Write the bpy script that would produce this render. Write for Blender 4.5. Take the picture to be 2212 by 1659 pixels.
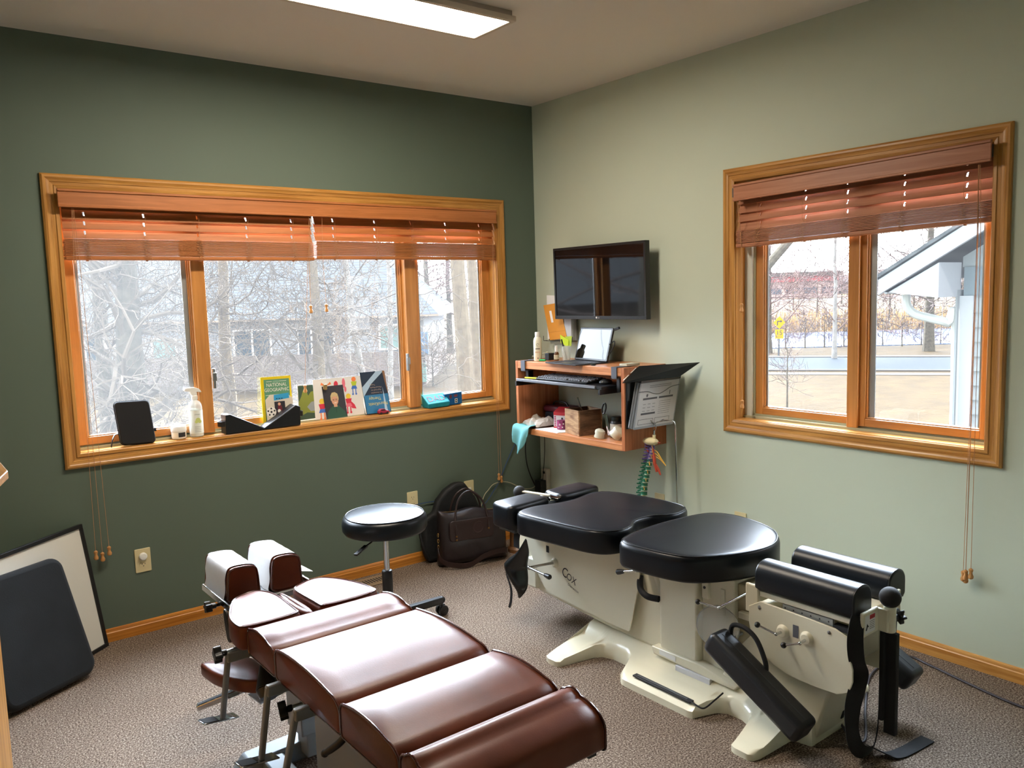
import bpy, math, random
from mathutils import Vector, Matrix
for o in list(bpy.data.objects): bpy.data.objects.remove(o)
SC = bpy.context.scene
COL = SC.collection
# ------------------------------------------------------------------ camera
CAM = Vector((-3.4042, -4.1088, 1.5587))
rt = Vector((0.78824738, -0.61466239, -0.02926124)); up = Vector((0.08881573, 0.06658673, 0.99381989)); fw = Vector((0.6089153, 0.78597478, -0.1070785))
cd = bpy.data.cameras.new('camera'); cd.sensor_width = 36.0; cd.lens = 1772.76 / 2212 * 36; cd.clip_start = 0.02; cd.clip_end = 1000
cam = bpy.data.objects.new('camera', cd); COL.objects.link(cam)
cam.matrix_world = Matrix(((rt.x, up.x, -fw.x, CAM.x), (rt.y, up.y, -fw.y, CAM.y), (rt.z, up.z, -fw.z, CAM.z), (0, 0, 0, 1)))
SC.camera = cam
# ------------------------------------------------------------------ world (bright, thin high cloud)
W = bpy.data.worlds.new('sky'); SC.world = W; W.use_nodes = True
nt = W.node_tree; nt.nodes.clear()
tc = nt.nodes.new('ShaderNodeTexCoord'); sp = nt.nodes.new('ShaderNodeSeparateXYZ'); cr = nt.nodes.new('ShaderNodeValToRGB')
bg = nt.nodes.new('ShaderNodeBackground'); ow = nt.nodes.new('ShaderNodeOutputWorld')
nz = nt.nodes.new('ShaderNodeTexNoise'); nz.inputs['Scale'].default_value = 2.5; nz.inputs['Detail'].default_value = 5
mx = nt.nodes.new('ShaderNodeMixRGB'); mx.inputs[2].default_value = (0.88, 0.94, 1.0, 1)
cr.color_ramp.elements[0].position = 0.0; cr.color_ramp.elements[0].color = (0.80, 0.89, 1.0, 1)
cr.color_ramp.elements[1].position = 0.7; cr.color_ramp.elements[1].color = (0.55, 0.74, 1.0, 1)
nt.links.new(tc.outputs['Generated'], sp.inputs[0]); nt.links.new(sp.outputs['Z'], cr.inputs[0])
nt.links.new(tc.outputs['Generated'], nz.inputs['Vector']); nt.links.new(nz.outputs[0], mx.inputs[0])
nt.links.new(cr.outputs[0], mx.inputs[1]); nt.links.new(mx.outputs[0], bg.inputs[0]); nt.links.new(bg.outputs[0], ow.inputs[0])
# broad sky glow added in front of the two windows to brighten the room
SKY, GLOW = 3.6, 46.0
vd = nt.nodes.new('ShaderNodeVectorMath'); vd.operation = 'DOT_PRODUCT'; vd.inputs[1].default_value = Vector((0.45, 0.76, 0.46)).normalized()
pw = nt.nodes.new('ShaderNodeMath'); pw.operation = 'POWER'; pw.inputs[1].default_value = 3.0
mz = nt.nodes.new('ShaderNodeMath'); mz.operation = 'MAXIMUM'; mz.inputs[1].default_value = 0.0
ma = nt.nodes.new('ShaderNodeMath'); ma.operation = 'MULTIPLY_ADD'; ma.inputs[1].default_value = GLOW; ma.inputs[2].default_value = SKY
nt.links.new(tc.outputs['Generated'], vd.inputs[0]); nt.links.new(vd.outputs['Value'], mz.inputs[0]); nt.links.new(mz.outputs[0], pw.inputs[0]); nt.links.new(pw.outputs[0], ma.inputs[0]); nt.links.new(ma.outputs[0], bg.inputs[1])
# ------------------------------------------------------------------ sun (from behind the building)
sd = bpy.data.lights.new('sun', 'SUN'); sd.energy = 0.9; sd.angle = 0.01; sd.color = (1.0, 0.95, 0.86)
sun = bpy.data.objects.new('sun', sd); COL.objects.link(sun)
sun.rotation_euler = Vector((0.35, 0.62, -0.70)).to_track_quat('-Z', 'Y').to_euler()
sun.location = (-20, -20, 30)
# ------------------------------------------------------------------ exposure
vs = SC.view_settings; vs.view_transform = 'Standard'; vs.look = 'None'; vs.gamma = 1; vs.use_curve_mapping = False
vs.exposure = 0.95
LAMP = 30.0

# ================================================================== helpers
def lin(c):
    if isinstance(c, str):
        c = [int(c[i:i+2], 16) / 255 for i in (0, 2, 4)]
        c = [x / 12.92 if x <= 0.04045 else ((x + 0.055) / 1.055) ** 2.4 for x in c]
    return (c[0], c[1], c[2], 1)
def newmat(name):
    m = bpy.data.materials.new(name); m.use_nodes = True
    n = m.node_tree; b = n.nodes['Principled BSDF']; return m, n, b
def M(name, c, rough=0.5, metal=0.0, spec=0.5, bump=None, var=None, coat=0.0, emit=None, alpha=None, trans=0.0, sheen=0, coord='Object'):
    m, n, b = newmat(name); c = lin(c)
    b.inputs['Base Color'].default_value = c; b.inputs['Roughness'].default_value = rough; b.inputs['Metallic'].default_value = metal
    b.inputs['Specular IOR Level'].default_value = spec; b.inputs['Coat Weight'].default_value = coat
    b.inputs['Transmission Weight'].default_value = trans
    if sheen: b.inputs['Sheen Weight'].default_value = sheen
    if coat: b.inputs['Coat Roughness'].default_value = 0.25
    if alpha is not None: b.inputs['Alpha'].default_value = alpha
    if emit: b.inputs['Emission Color'].default_value = lin(emit[0]); b.inputs['Emission Strength'].default_value = emit[1]
    t = None
    if bump or var: t = n.nodes.new('ShaderNodeTexCoord')
    if var:
        z = n.nodes.new('ShaderNodeTexNoise'); z.inputs['Scale'].default_value = var[0]; z.inputs['Detail'].default_value = 6
        r = n.nodes.new('ShaderNodeValToRGB'); r.color_ramp.elements[0].position = 0.3; r.color_ramp.elements[1].position = 0.7
        k = var[1]; r.color_ramp.elements[0].color = [x * (1 - k) for x in c[:3]] + [1]; r.color_ramp.elements[1].color = [min(1, x * (1 + k)) for x in c[:3]] + [1]
        n.links.new(t.outputs[coord], z.inputs['Vector']); n.links.new(z.outputs[0], r.inputs[0]); n.links.new(r.outputs[0], b.inputs['Base Color'])
    if bump:
        z = n.nodes.new('ShaderNodeTexNoise'); z.inputs['Scale'].default_value = bump[0]; z.inputs['Detail'].default_value = 4
        u = n.nodes.new('ShaderNodeBump'); u.inputs['Strength'].default_value = bump[1]; u.inputs['Distance'].default_value = bump[2] if len(bump) > 2 else 0.002
        n.links.new(t.outputs[coord], z.inputs['Vector']); n.links.new(z.outputs[0], u.inputs['Height']); n.links.new(u.outputs[0], b.inputs['Normal'])
    return m
def wood(name, c1, c2, axis, rough=0.35, scale=1.0, fine=60, coat=0.15, bump=0.12):
    m, n, b = newmat(name)
    t = n.nodes.new('ShaderNodeTexCoord'); mp = n.nodes.new('ShaderNodeMapping')
    s = [fine * scale] * 3; s['xyz'.index(axis)] = 2.2 * scale; mp.inputs['Scale'].default_value = s
    z = n.nodes.new('ShaderNodeTexNoise'); z.inputs['Scale'].default_value = 1.0; z.inputs['Detail'].default_value = 7; z.inputs['Roughness'].default_value = 0.62; z.inputs['Distortion'].default_value = 0.6
    r = n.nodes.new('ShaderNodeValToRGB'); r.color_ramp.elements[0].position = 0.36; r.color_ramp.elements[1].position = 0.62
    r.color_ramp.elements[0].color = lin(c1); r.color_ramp.elements[1].color = lin(c2)
    n.links.new(t.outputs['Object'], mp.inputs[0]); n.links.new(mp.outputs[0], z.inputs['Vector']); n.links.new(z.outputs[0], r.inputs[0]); n.links.new(r.outputs[0], b.inputs['Base Color'])
    u = n.nodes.new('ShaderNodeBump'); u.inputs['Strength'].default_value = bump; u.inputs['Distance'].default_value = 0.001
    n.links.new(z.outputs[0], u.inputs['Height']); n.links.new(u.outputs[0], b.inputs['Normal'])
    b.inputs['Roughness'].default_value = rough; b.inputs['Coat Weight'].default_value = coat; b.inputs['Coat Roughness'].default_value = 0.2
    return m
def glassmat(name, refl=0.05, haze=0.0, tint=(1, 1, 1, 1), hazec=(1, 1, 1, 1)):
    m = bpy.data.materials.new(name); m.use_nodes = True; n = m.node_tree; n.nodes.clear()
    o = n.nodes.new('ShaderNodeOutputMaterial'); tr = n.nodes.new('ShaderNodeBsdfTransparent'); tr.inputs[0].default_value = tint
    gl = n.nodes.new('ShaderNodeBsdfGlossy'); gl.inputs['Roughness'].default_value = 0.0
    fr = n.nodes.new('ShaderNodeFresnel'); fr.inputs[0].default_value = 1.45
    mxs = n.nodes.new('ShaderNodeMixShader')
    if refl: n.links.new(fr.outputs[0], mxs.inputs[0])
    else: mxs.inputs[0].default_value = 0
    n.links.new(tr.outputs[0], mxs.inputs[1]); n.links.new(gl.outputs[0], mxs.inputs[2])
    last = mxs
    if haze:
        tl = n.nodes.new('ShaderNodeBsdfTranslucent'); tl.inputs[0].default_value = hazec
        m2 = n.nodes.new('ShaderNodeMixShader'); m2.inputs[0].default_value = haze
        n.links.new(mxs.outputs[0], m2.inputs[1]); n.links.new(tl.outputs[0], m2.inputs[2]); last = m2
    n.links.new(last.outputs[0], o.inputs[0]); return m

WL = {}
def wloc(o):
    v = Vector((0, 0, 0))
    while o is not None: v += o.location; o = o.parent
    return v
def tag(o, label=None, cat=None, group=None, kind=None):
    if label: o['label'] = label
    if cat: o['category'] = cat
    if group: o['group'] = group
    if kind: o['kind'] = kind
    return o
def thing(name, label, cat, loc=(0, 0, 0), group=None):
    o = bpy.data.objects.new(name, None); COL.objects.link(o); o.location = loc; o.empty_display_size = 0.05
    return tag(o, label, cat, group)
def V(*a): return Vector(a)
def chaikin(p, it=2, closed=True):
    p = [Vector(q) for q in p]
    for _ in range(it):
        q = []
        n = len(p)
        rng = range(n) if closed else range(n - 1)
        if not closed: q.append(p[0])
        for i in rng:
            a, b = p[i], p[(i + 1) % n]; q += [a * .75 + b * .25, a * .25 + b * .75]
        if not closed: q.append(p[-1])
        p = q
    return p
def spline(p, n=8):
    p = [Vector(q) for q in p]; out = []
    for i in range(len(p) - 1):
        p0 = p[max(i - 1, 0)]; p1 = p[i]; p2 = p[i + 1]; p3 = p[min(i + 2, len(p) - 1)]
        for k in range(n):
            t = k / n
            out.append(0.5 * ((2 * p1) + (p2 - p0) * t + (2 * p0 - 5 * p1 + 4 * p2 - p3) * t * t + (3 * p1 - p0 - 3 * p2 + p3) * t ** 3))
    out.append(p[-1]); return out
_tc = {}
def text_geo(s, bold=False):
    if s in _tc: return _tc[s]
    c = bpy.data.curves.new('tmp', 'FONT'); c.body = s; c.size = 1; c.align_x = 'CENTER'; c.resolution_u = 3
    o = bpy.data.objects.new('tmp', c); COL.objects.link(o); dg = bpy.context.evaluated_depsgraph_get(); dg.update()
    me = o.evaluated_get(dg).to_mesh(); vs_ = [tuple(v.co) for v in me.vertices]; fs = [tuple(f.vertices) for f in me.polygons]
    o.evaluated_get(dg).to_mesh_clear(); bpy.data.objects.remove(o); bpy.data.curves.remove(c)
    _tc[s] = (vs_, fs); return _tc[s]
class MB:
    def __init__(s): s.v = []; s.f = []; s.m = []; s.cur = 0
    def add(s, vs_, fs):
        b = len(s.v); s.v += [Vector(v) for v in vs_]
        for f in fs: s.f.append([b + i for i in f]); s.m.append(s.cur)
        return s
    def use(s, i): s.cur = i; return s
    def box(s, x0, x1, y0, y1, z0, z1):
        if x0 > x1: x0, x1 = x1, x0
        if y0 > y1: y0, y1 = y1, y0
        if z0 > z1: z0, z1 = z1, z0
        v = [(x, y, z) for x in (x0, x1) for y in (y0, y1) for z in (z0, z1)]
        return s.add(v, [(0, 1, 3, 2), (4, 6, 7, 5), (0, 4, 5, 1), (2, 3, 7, 6), (0, 2, 6, 4), (1, 5, 7, 3)])
    def obox(s, c, ax, ay, az):
        c, ax, ay, az = Vector(c), Vector(ax), Vector(ay), Vector(az)
        v = [c + ax * i + ay * j + az * k for i in (-1, 1) for j in (-1, 1) for k in (-1, 1)]
        return s.add(v, [(0, 1, 3, 2), (4, 6, 7, 5), (0, 4, 5, 1), (2, 3, 7, 6), (0, 2, 6, 4), (1, 5, 7, 3)])
    def bar(s, a, b, w, h, upv=(0, 0, 1)):
        a, b = Vector(a), Vector(b); d = (b - a); L = d.length; d.normalize(); u = Vector(upv); sd_ = d.cross(u)
        if sd_.length < 1e-4: sd_ = d.cross(Vector((1, 0, 0)))
        sd_.normalize(); u = sd_.cross(d)
        return s.obox((a + b) / 2, d * L / 2, sd_ * w / 2, u * h / 2)
    def tube(s, pts, r, n=8, closed=False, flat=None):
        pts = [Vector(p) for p in pts]; N = len(pts); rs = r if isinstance(r, (list, tuple)) else [r] * N
        vs_, fs = [], []; pn = None
        for i, p in enumerate(pts):
            if closed: t = pts[(i + 1) % N] - pts[i - 1]
            else: t = pts[min(i + 1, N - 1)] - pts[max(i - 1, 0)]
            if t.length < 1e-9: t = Vector((0, 0, 1))
            t.normalize()
            if pn is None:
                a = Vector((0, 0, 1)) if abs(t.z) < .9 else Vector((1, 0, 0)); pn = t.cross(a).normalized()
            else:
                pn = pn - t * pn.dot(t); pn.normalize()
            bn = t.cross(pn)
            for k in range(n):
                a = 2 * math.pi * k / n; vs_.append(p + (pn * math.cos(a) + bn * math.sin(a)) * rs[i])
        for i in range(N if closed else N - 1):
            j = (i + 1) % N
            for k in range(n): l = (k + 1) % n; fs.append((i * n + k, i * n + l, j * n + l, j * n + k))
        if not closed: fs.append(tuple(range(n - 1, -1, -1))); fs.append(tuple((N - 1) * n + k for k in range(n)))
        return s.add(vs_, fs)
    def cyl(s, a, b, r, r2=None, n=20): return s.tube([a, b], [r, r if r2 is None else r2], n)
    def ribbon(s, pts, wdir, w, t=0.002):
        pts = [Vector(p) for p in pts]; N = len(pts)
        wd = [Vector(x) for x in wdir] if isinstance(wdir[0], (tuple, list, Vector)) else [Vector(wdir)] * N
        vs_, fs = [], []
        for i, p in enumerate(pts):
            tg = (pts[min(i + 1, N - 1)] - pts[max(i - 1, 0)]).normalized(); d = wd[i].normalized(); nn = tg.cross(d).normalized() * t / 2; d = d * w / 2
            vs_ += [p - d - nn, p + d - nn, p + d + nn, p - d + nn]
        for i in range(N - 1):
            for k in range(4): l = (k + 1) % 4; fs.append((i * 4 + k, i * 4 + l, i * 4 + 4 + l, i * 4 + 4 + k))
        fs += [(3, 2, 1, 0), tuple((N - 1) * 4 + k for k in range(4))]
        return s.add(vs_, fs)
    def lathe(s, prof, o=(0, 0, 0), ax=(0, 0, 1), n=32):
        ax = Vector(ax).normalized(); a = Vector((1, 0, 0)) if abs(ax.x) < .9 else Vector((0, 1, 0)); e1 = ax.cross(a).normalized(); e2 = ax.cross(e1); o = Vector(o)
        vs_, fs = [], []
        for r, h in prof:
            for k in range(n): t = 2 * math.pi * k / n; vs_.append(o + ax * h + (e1 * math.cos(t) + e2 * math.sin(t)) * r)
        for i in range(len(prof) - 1):
            for k in range(n): l = (k + 1) % n; fs.append((i * n + k, i * n + l, (i + 1) * n + l, (i + 1) * n + k))
        if prof[0][0] > 1e-6: fs.append(tuple(range(n - 1, -1, -1)))
        if prof[-1][0] > 1e-6: fs.append(tuple((len(prof) - 1) * n + k for k in range(n)))
        return s.add(vs_, fs)
    def sphere(s, c, r, n=16, sc=(1, 1, 1)):
        c = Vector(c); vs_, fs = [c + Vector((0, 0, -r * sc[2]))], []
        m = n // 2
        for i in range(1, m):
            p = -math.pi / 2 + math.pi * i / m
            for k in range(n): t = 2 * math.pi * k / n; vs_.append(c + Vector((math.cos(p) * math.cos(t) * sc[0], math.cos(p) * math.sin(t) * sc[1], math.sin(p) * sc[2])) * r)
        vs_.append(c + Vector((0, 0, r * sc[2])))
        for k in range(n): fs.append((0, 1 + (k + 1) % n, 1 + k))
        for i in range(m - 2):
            for k in range(n): l = (k + 1) % n; fs.append((1 + i * n + k, 1 + i * n + l, 1 + (i + 1) * n + l, 1 + (i + 1) * n + k))
        for k in range(n): fs.append((len(vs_) - 1, 1 + (m - 2) * n + k, 1 + (m - 2) * n + (k + 1) % n))
        return s.add(vs_, fs)
    def prism(s, poly, fr, d0, d1):
        """poly: (u,v) list; fr: (origin, eu, ev, en)"""
        o, eu, ev, en = [Vector(q) for q in fr]; n = len(poly)
        vs_ = [o + eu * p[0] + ev * p[1] + en * d0 for p in poly] + [o + eu * p[0] + ev * p[1] + en * d1 for p in poly]
        fs = [tuple(range(n - 1, -1, -1)), tuple(range(n, 2 * n))] + [(i, (i + 1) % n, n + (i + 1) % n, n + i) for i in range(n)]
        return s.add(vs_, fs)
    def flat(s, poly, fr, d=0.0):
        o, eu, ev, en = [Vector(q) for q in fr]
        return s.add([o + eu * p[0] + ev * p[1] + en * d for p in poly], [tuple(range(len(poly)))])
    def disc(s, cu, cv, r, fr, d=0.0, n=16, ry=None):
        return s.flat([(cu + r * math.cos(2 * math.pi * k / n), cv + (ry or r) * math.sin(2 * math.pi * k / n)) for k in range(n)], fr, d)
    def rect(s, u0, v0, u1, v1, fr, d=0.0): return s.flat([(u0, v0), (u1, v0), (u1, v1), (u0, v1)], fr, d)
    def text(s, st, u, v, size, fr, d=0.0005, rot=0, sx=1.0):
        g = text_geo(st); o, eu, ev, en = [Vector(q) for q in fr]; c, sn = math.cos(rot), math.sin(rot)
        vs_ = []
        for x, y, z in g[0]:
            x *= size * sx; y *= size; X = c * x - sn * y + u; Y = sn * x + c * y + v; vs_.append(o + eu * X + ev * Y + en * d)
        return s.add(vs_, g[1])
    def cushion(s, outline, zb, zt, r=0.015, crown=0.01, it=2, rb=None, tf=None):
        p = chaikin([(q[0], q[1], 0) for q in outline], it); n = len(p); A = 0
        for i in range(n): A += p[i].x * p[(i + 1) % n].y - p[(i + 1) % n].x * p[i].y
        if A < 0: p.reverse()
        nm = []
        for i in range(n):
            t = (p[(i + 1) % n] - p[i - 1]).normalized(); nm.append(Vector((-t.y, t.x, 0)))
        c = sum(p, Vector()) / n; rb = rb or r * .6
        rings = [([q + m_ * rb for q, m_ in zip(p, nm)], zb), ([q + m_ * rb * .3 for q, m_ in zip(p, nm)], zb + rb * .3), (p, zb + rb)]
        for k in range(0, 5):
            a = math.pi / 2 * k / 4; rings.append(([q + m_ * r * (1 - math.cos(a)) for q, m_ in zip(p, nm)], zt - r + r * math.sin(a)))
        base = rings[-1][0]
        for k in range(1, 9):
            t = k / 9; rings.append(([q.lerp(c, t) for q in base], zt + crown * (1 - (1 - t) ** 2.2)))
        vs_, fs = [], []
        for ring, z in rings: vs_ += [Vector((q.x, q.y, z)) for q in ring]
        for i in range(len(rings) - 1):
            for k in range(n): l = (k + 1) % n; fs.append((i * n + k, i * n + l, (i + 1) * n + l, (i + 1) * n + k))
        vs_.append(Vector((c.x, c.y, zt + crown))); t = len(vs_) - 1; b = (len(rings) - 1) * n
        for k in range(n): fs.append((b + k, b + (k + 1) % n, t))
        fs.append(tuple(range(n - 1, -1, -1)))
        if tf: vs_ = [tf @ v for v in vs_]
        s.edge = [q + m_ * r * .35 for q, m_ in zip(p, nm)]; s.edgez = zt - r * .15
        return s.add(vs_, fs)
    def build(s, name, mat, parent=None, smooth=True, ang=35, bevel=0, seg=2, sub=0, label=None):
        me = bpy.data.meshes.new(name); off = wloc(parent) if parent else Vector((0, 0, 0))
        me.from_pydata([tuple(v - off) for v in s.v], [], s.f); me.validate()
        for m_ in (mat if isinstance(mat, (list, tuple)) else [mat]): me.materials.append(m_)
        if len(me.polygons) == len(s.m): me.polygons.foreach_set('material_index', s.m)
        if smooth:
            me.polygons.foreach_set('use_smooth', [True] * len(me.polygons)); me.set_sharp_from_angle(angle=math.radians(ang))
        me.update()
        o = bpy.data.objects.new(name, me); COL.objects.link(o)
        if parent: o.parent = parent
        if bevel:
            b = o.modifiers.new('bevel', 'BEVEL'); b.width = bevel; b.segments = seg; b.limit_method = 'ANGLE'; b.angle_limit = math.radians(30); b.harden_normals = False
        if sub:
            b = o.modifiers.new('sub', 'SUBSURF'); b.levels = sub; b.render_levels = sub
        if label: o['label'] = label
        return o
def struct(name, mb, mat, **k):
    o = mb.build(name, mat, None, **k); o['kind'] = 'structure'; return o
def XY(z): return ((0, 0, z), (1, 0, 0), (0, 1, 0), (0, 0, 1))
def rrect(u0, v0, u1, v1, r, n=5):
    o = []
    for cx_, cy_, a0 in ((u1 - r, v0 + r, -90), (u1 - r, v1 - r, 0), (u0 + r, v1 - r, 90), (u0 + r, v0 + r, 180)):
        for k in range(n + 1): a = math.radians(a0 + 90 * k / n); o.append((cx_ + r * math.cos(a), cy_ + r * math.sin(a)))
    return o

# ------------------------------------------------------------------ materials
m_wallL = M('dark_sage_paint', '5f6d60', 0.6, spec=0.3, bump=(120, 0.05), var=(1.3, 0.03))
m_wallR = M('pale_sage_paint', 'c4cebd', 0.6, spec=0.3, bump=(120, 0.05), var=(1.3, 0.02))
m_ceil = M('ceiling_paint', 'ded9cf', 0.8, bump=(160, 0.12))
oak_x = wood('oak_along_x', 'a06a28', 'c8924a', 'x'); oak_y = wood('oak_along_y', 'a06a28', 'c8924a', 'y'); oak_z = wood('oak_along_z', 'a06a28', 'c8924a', 'z')
sash_x = wood('sash_wood_x', 'ae7236', 'c88a48', 'x', fine=30, coat=0.3); sash_y = wood('sash_wood_y', 'ae7236', 'c88a48', 'y', fine=30, coat=0.3); sash_z = wood('sash_wood_z', 'ae7236', 'c88a48', 'z', fine=30, coat=0.3)
blind_x = wood('blind_slat_x', 'a0602e', 'bb7440', 'x', fine=45, coat=0.2, rough=0.4); blind_y = wood('backlit_slat_y', 'a06444', 'b47a5a', 'y', fine=45, coat=0.2, rough=0.4)  # y slats carry the right blind's backlit pinkish grey in their colour
shelf_y = wood('shelf_oak_y', 'a8663c', 'cf8e5e', 'y', fine=50, rough=0.4); shelf_z = wood('shelf_oak_z', 'a05c34', 'b9744a', 'z', fine=50, rough=0.4)
m_cord = M('tan_cord', 'b88860', 0.8); m_knot = M('tassel_wood', 'c08a50', 0.45)
m_vinyl = M('sage_vinyl', 'a6a488', 0.4); m_white = M('white_plastic', 'e8e8e2', 0.35); m_alu = M('aluminium_spacer', 'b4b8ba', 0.35, metal=0.7)
m_glassA = glassmat('screened_pane', 0.05, 0.03, hazec=(.93, .93, .92, 1)); m_glassB = glassmat('veiled_pane', 0.05, 0.018, hazec=(.95, .95, .96, 1)); m_glassC = glassmat('clear_pane', 0.05, 0.010, hazec=(.95, .96, 1, 1))  # pale veil of light over the view mixed into the panes as translucence
m_black = M('black_plastic', '141517', 0.4); m_blackm = M('black_matte', '101113', 0.75)
m_vin = M('black_vinyl', '090e14', 0.33, spec=0.33, bump=(500, 0.10)); m_vin2 = M('black_vinyl_piping', '0c0d0f', 0.25)
m_brown = M('brown_leather', '64301a', 0.40, spec=0.25, bump=(260, 0.12), var=(7, 0.20), coat=0.06); m_brownp = M('brown_piping', '4a1c10', 0.22, spec=0.8)
m_cream = M('cream_enamel', 'e2dcc4', 0.38, spec=0.5, coat=0.2); m_creamgloss = M('cream_fibreglass', 'e8e2c8', 0.22, spec=0.5, coat=0.4)
m_chrome = M('chrome', 'd0d2d4', 0.12, metal=1.0); m_steel = M('brushed_steel', 'a4a8aa', 0.35, metal=1.0); m_greym = M('grey_painted_metal', '84888a', 0.45, metal=0.1); m_greyd = M('dark_grey_metal', '4a4d50', 0.45, metal=0.3)
m_paper = M('paper', 'e6e6e4', 0.85); m_ink = M('dark_ink', '2a2c30', 0.8); m_red = M('red_print', 'c02a30', 0.6)
m_ivory = M('ivory_plate', 'd6c99c', 0.4)
def C(name, c, rough=0.6, **k): return M(name, c, rough, **k)
# ================================================================== room shell
H = 2.74
XW, YB = -4.05, -5.3
def wall_with_hole(name, axis, lo, hi, u0, u1, z0, z1, mat):
    mb = MB()
    def b(a0, a1, c0, c1):
        if axis == 'x': mb.box(a0, a1, 0, 0.15, c0, c1)
        else: mb.box(0, 0.15, a0, a1, c0, c1)
    b(lo, u0, 0, H); b(u1, hi, 0, H); b(u0, u1, 0, z0); b(u0, u1, z1, H)
    return struct(name, mb, mat, smooth=False)
LX0, LX1, WZ0, WZ1 = -2.71, -0.32, 0.905, 2.08
RY0, RY1 = -1.553, -2.735
wall_with_hole('wall_left', 'x', XW, 0, LX0, LX1, WZ0, WZ1, m_wallL)
wall_with_hole('wall_right', 'y', YB, 0.15, RY1, RY0, WZ0, WZ1, m_wallR)
struct('wall_near', MB().box(XW, 0, YB - 0.12, YB, 0, H), m_wallR, smooth=False)
struct('wall_side', MB().box(XW - 0.12, XW, YB - 0.12, 0.15, 0, H), m_wallL, smooth=False)
struct('ceiling', MB().box(XW - 0.12, 0.15, YB - 0.12, 0.15, H, H + 0.12), m_ceil, smooth=False)
# carpet
mc, n, b = newmat('speckled_carpet')
t = n.nodes.new('ShaderNodeTexCoord')
z1 = n.nodes.new('ShaderNodeTexNoise'); z1.inputs['Scale'].default_value = 165; z1.inputs['Detail'].default_value = 3; z1.inputs['Roughness'].default_value = 0.7
z2 = n.nodes.new('ShaderNodeTexNoise'); z2.inputs['Scale'].default_value = 2.2; z2.inputs['Detail'].default_value = 4
r1 = n.nodes.new('ShaderNodeValToRGB'); e = r1.color_ramp.elements; e[0].position = 0.36; e[0].color = lin('3a3028'); e[1].position = 0.64; e[1].color = lin('b6a999')
k = e.new(0.47); k.color = lin('6f6054'); k = e.new(0.54); k.color = lin('867668')
r2 = n.nodes.new('ShaderNodeValToRGB'); r2.color_ramp.elements[0].position = 0.35; r2.color_ramp.elements[0].color = (0.88, 0.86, 0.85, 1); r2.color_ramp.elements[1].position = 0.65
mm = n.nodes.new('ShaderNodeMixRGB'); mm.blend_type = 'MULTIPLY'; mm.inputs[0].default_value = 1
bp = n.nodes.new('ShaderNodeBump'); bp.inputs['Strength'].default_value = 0.8; bp.inputs['Distance'].default_value = 0.006
n.links.new(t.outputs['Object'], z1.inputs['Vector']); n.links.new(t.outputs['Object'], z2.inputs['Vector'])
n.links.new(z1.outputs[0], r1.inputs[0]); n.links.new(z2.outputs[0], r2.inputs[0]); n.links.new(r1.outputs[0], mm.inputs[1]); n.links.new(r2.outputs[0], mm.inputs[2])
n.links.new(mm.outputs[0], b.inputs['Base Color']); n.links.new(z1.outputs[0], bp.inputs['Height']); n.links.new(bp.outputs[0], b.inputs['Normal'])
b.inputs['Roughness'].default_value = 0.95; b.inputs['Specular IOR Level'].default_value = 0.1
struct('floor', MB().box(XW - 0.12, 0.15, YB - 0.12, 0.15, -0.15, 0), mc, smooth=False)
# baseboards: profile (thickness, height)
bprof = [(0, 0), (0.012, 0), (0.012, 0.042), (0.009, 0.046), (0.009, 0.054), (0.006, 0.060), (0, 0.062)]
mb = MB(); mb.prism([(-t_, h_) for t_, h_ in bprof], ((XW, 0, 0), (0, 1, 0), (0, 0, 1), (1, 0, 0)), 0, -XW); struct('baseboard_left', mb, wood('base_oak_x', 'a8651c', 'cf8a38', 'x'))
mb = MB(); mb.prism([(-t_, h_) for t_, h_ in bprof], ((0, YB, 0), (1, 0, 0), (0, 0, 1), (0, 1, 0)), 0, -YB); struct('baseboard_right', mb, wood('base_oak_y', 'b87a34', 'd8a058', 'y'))
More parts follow.
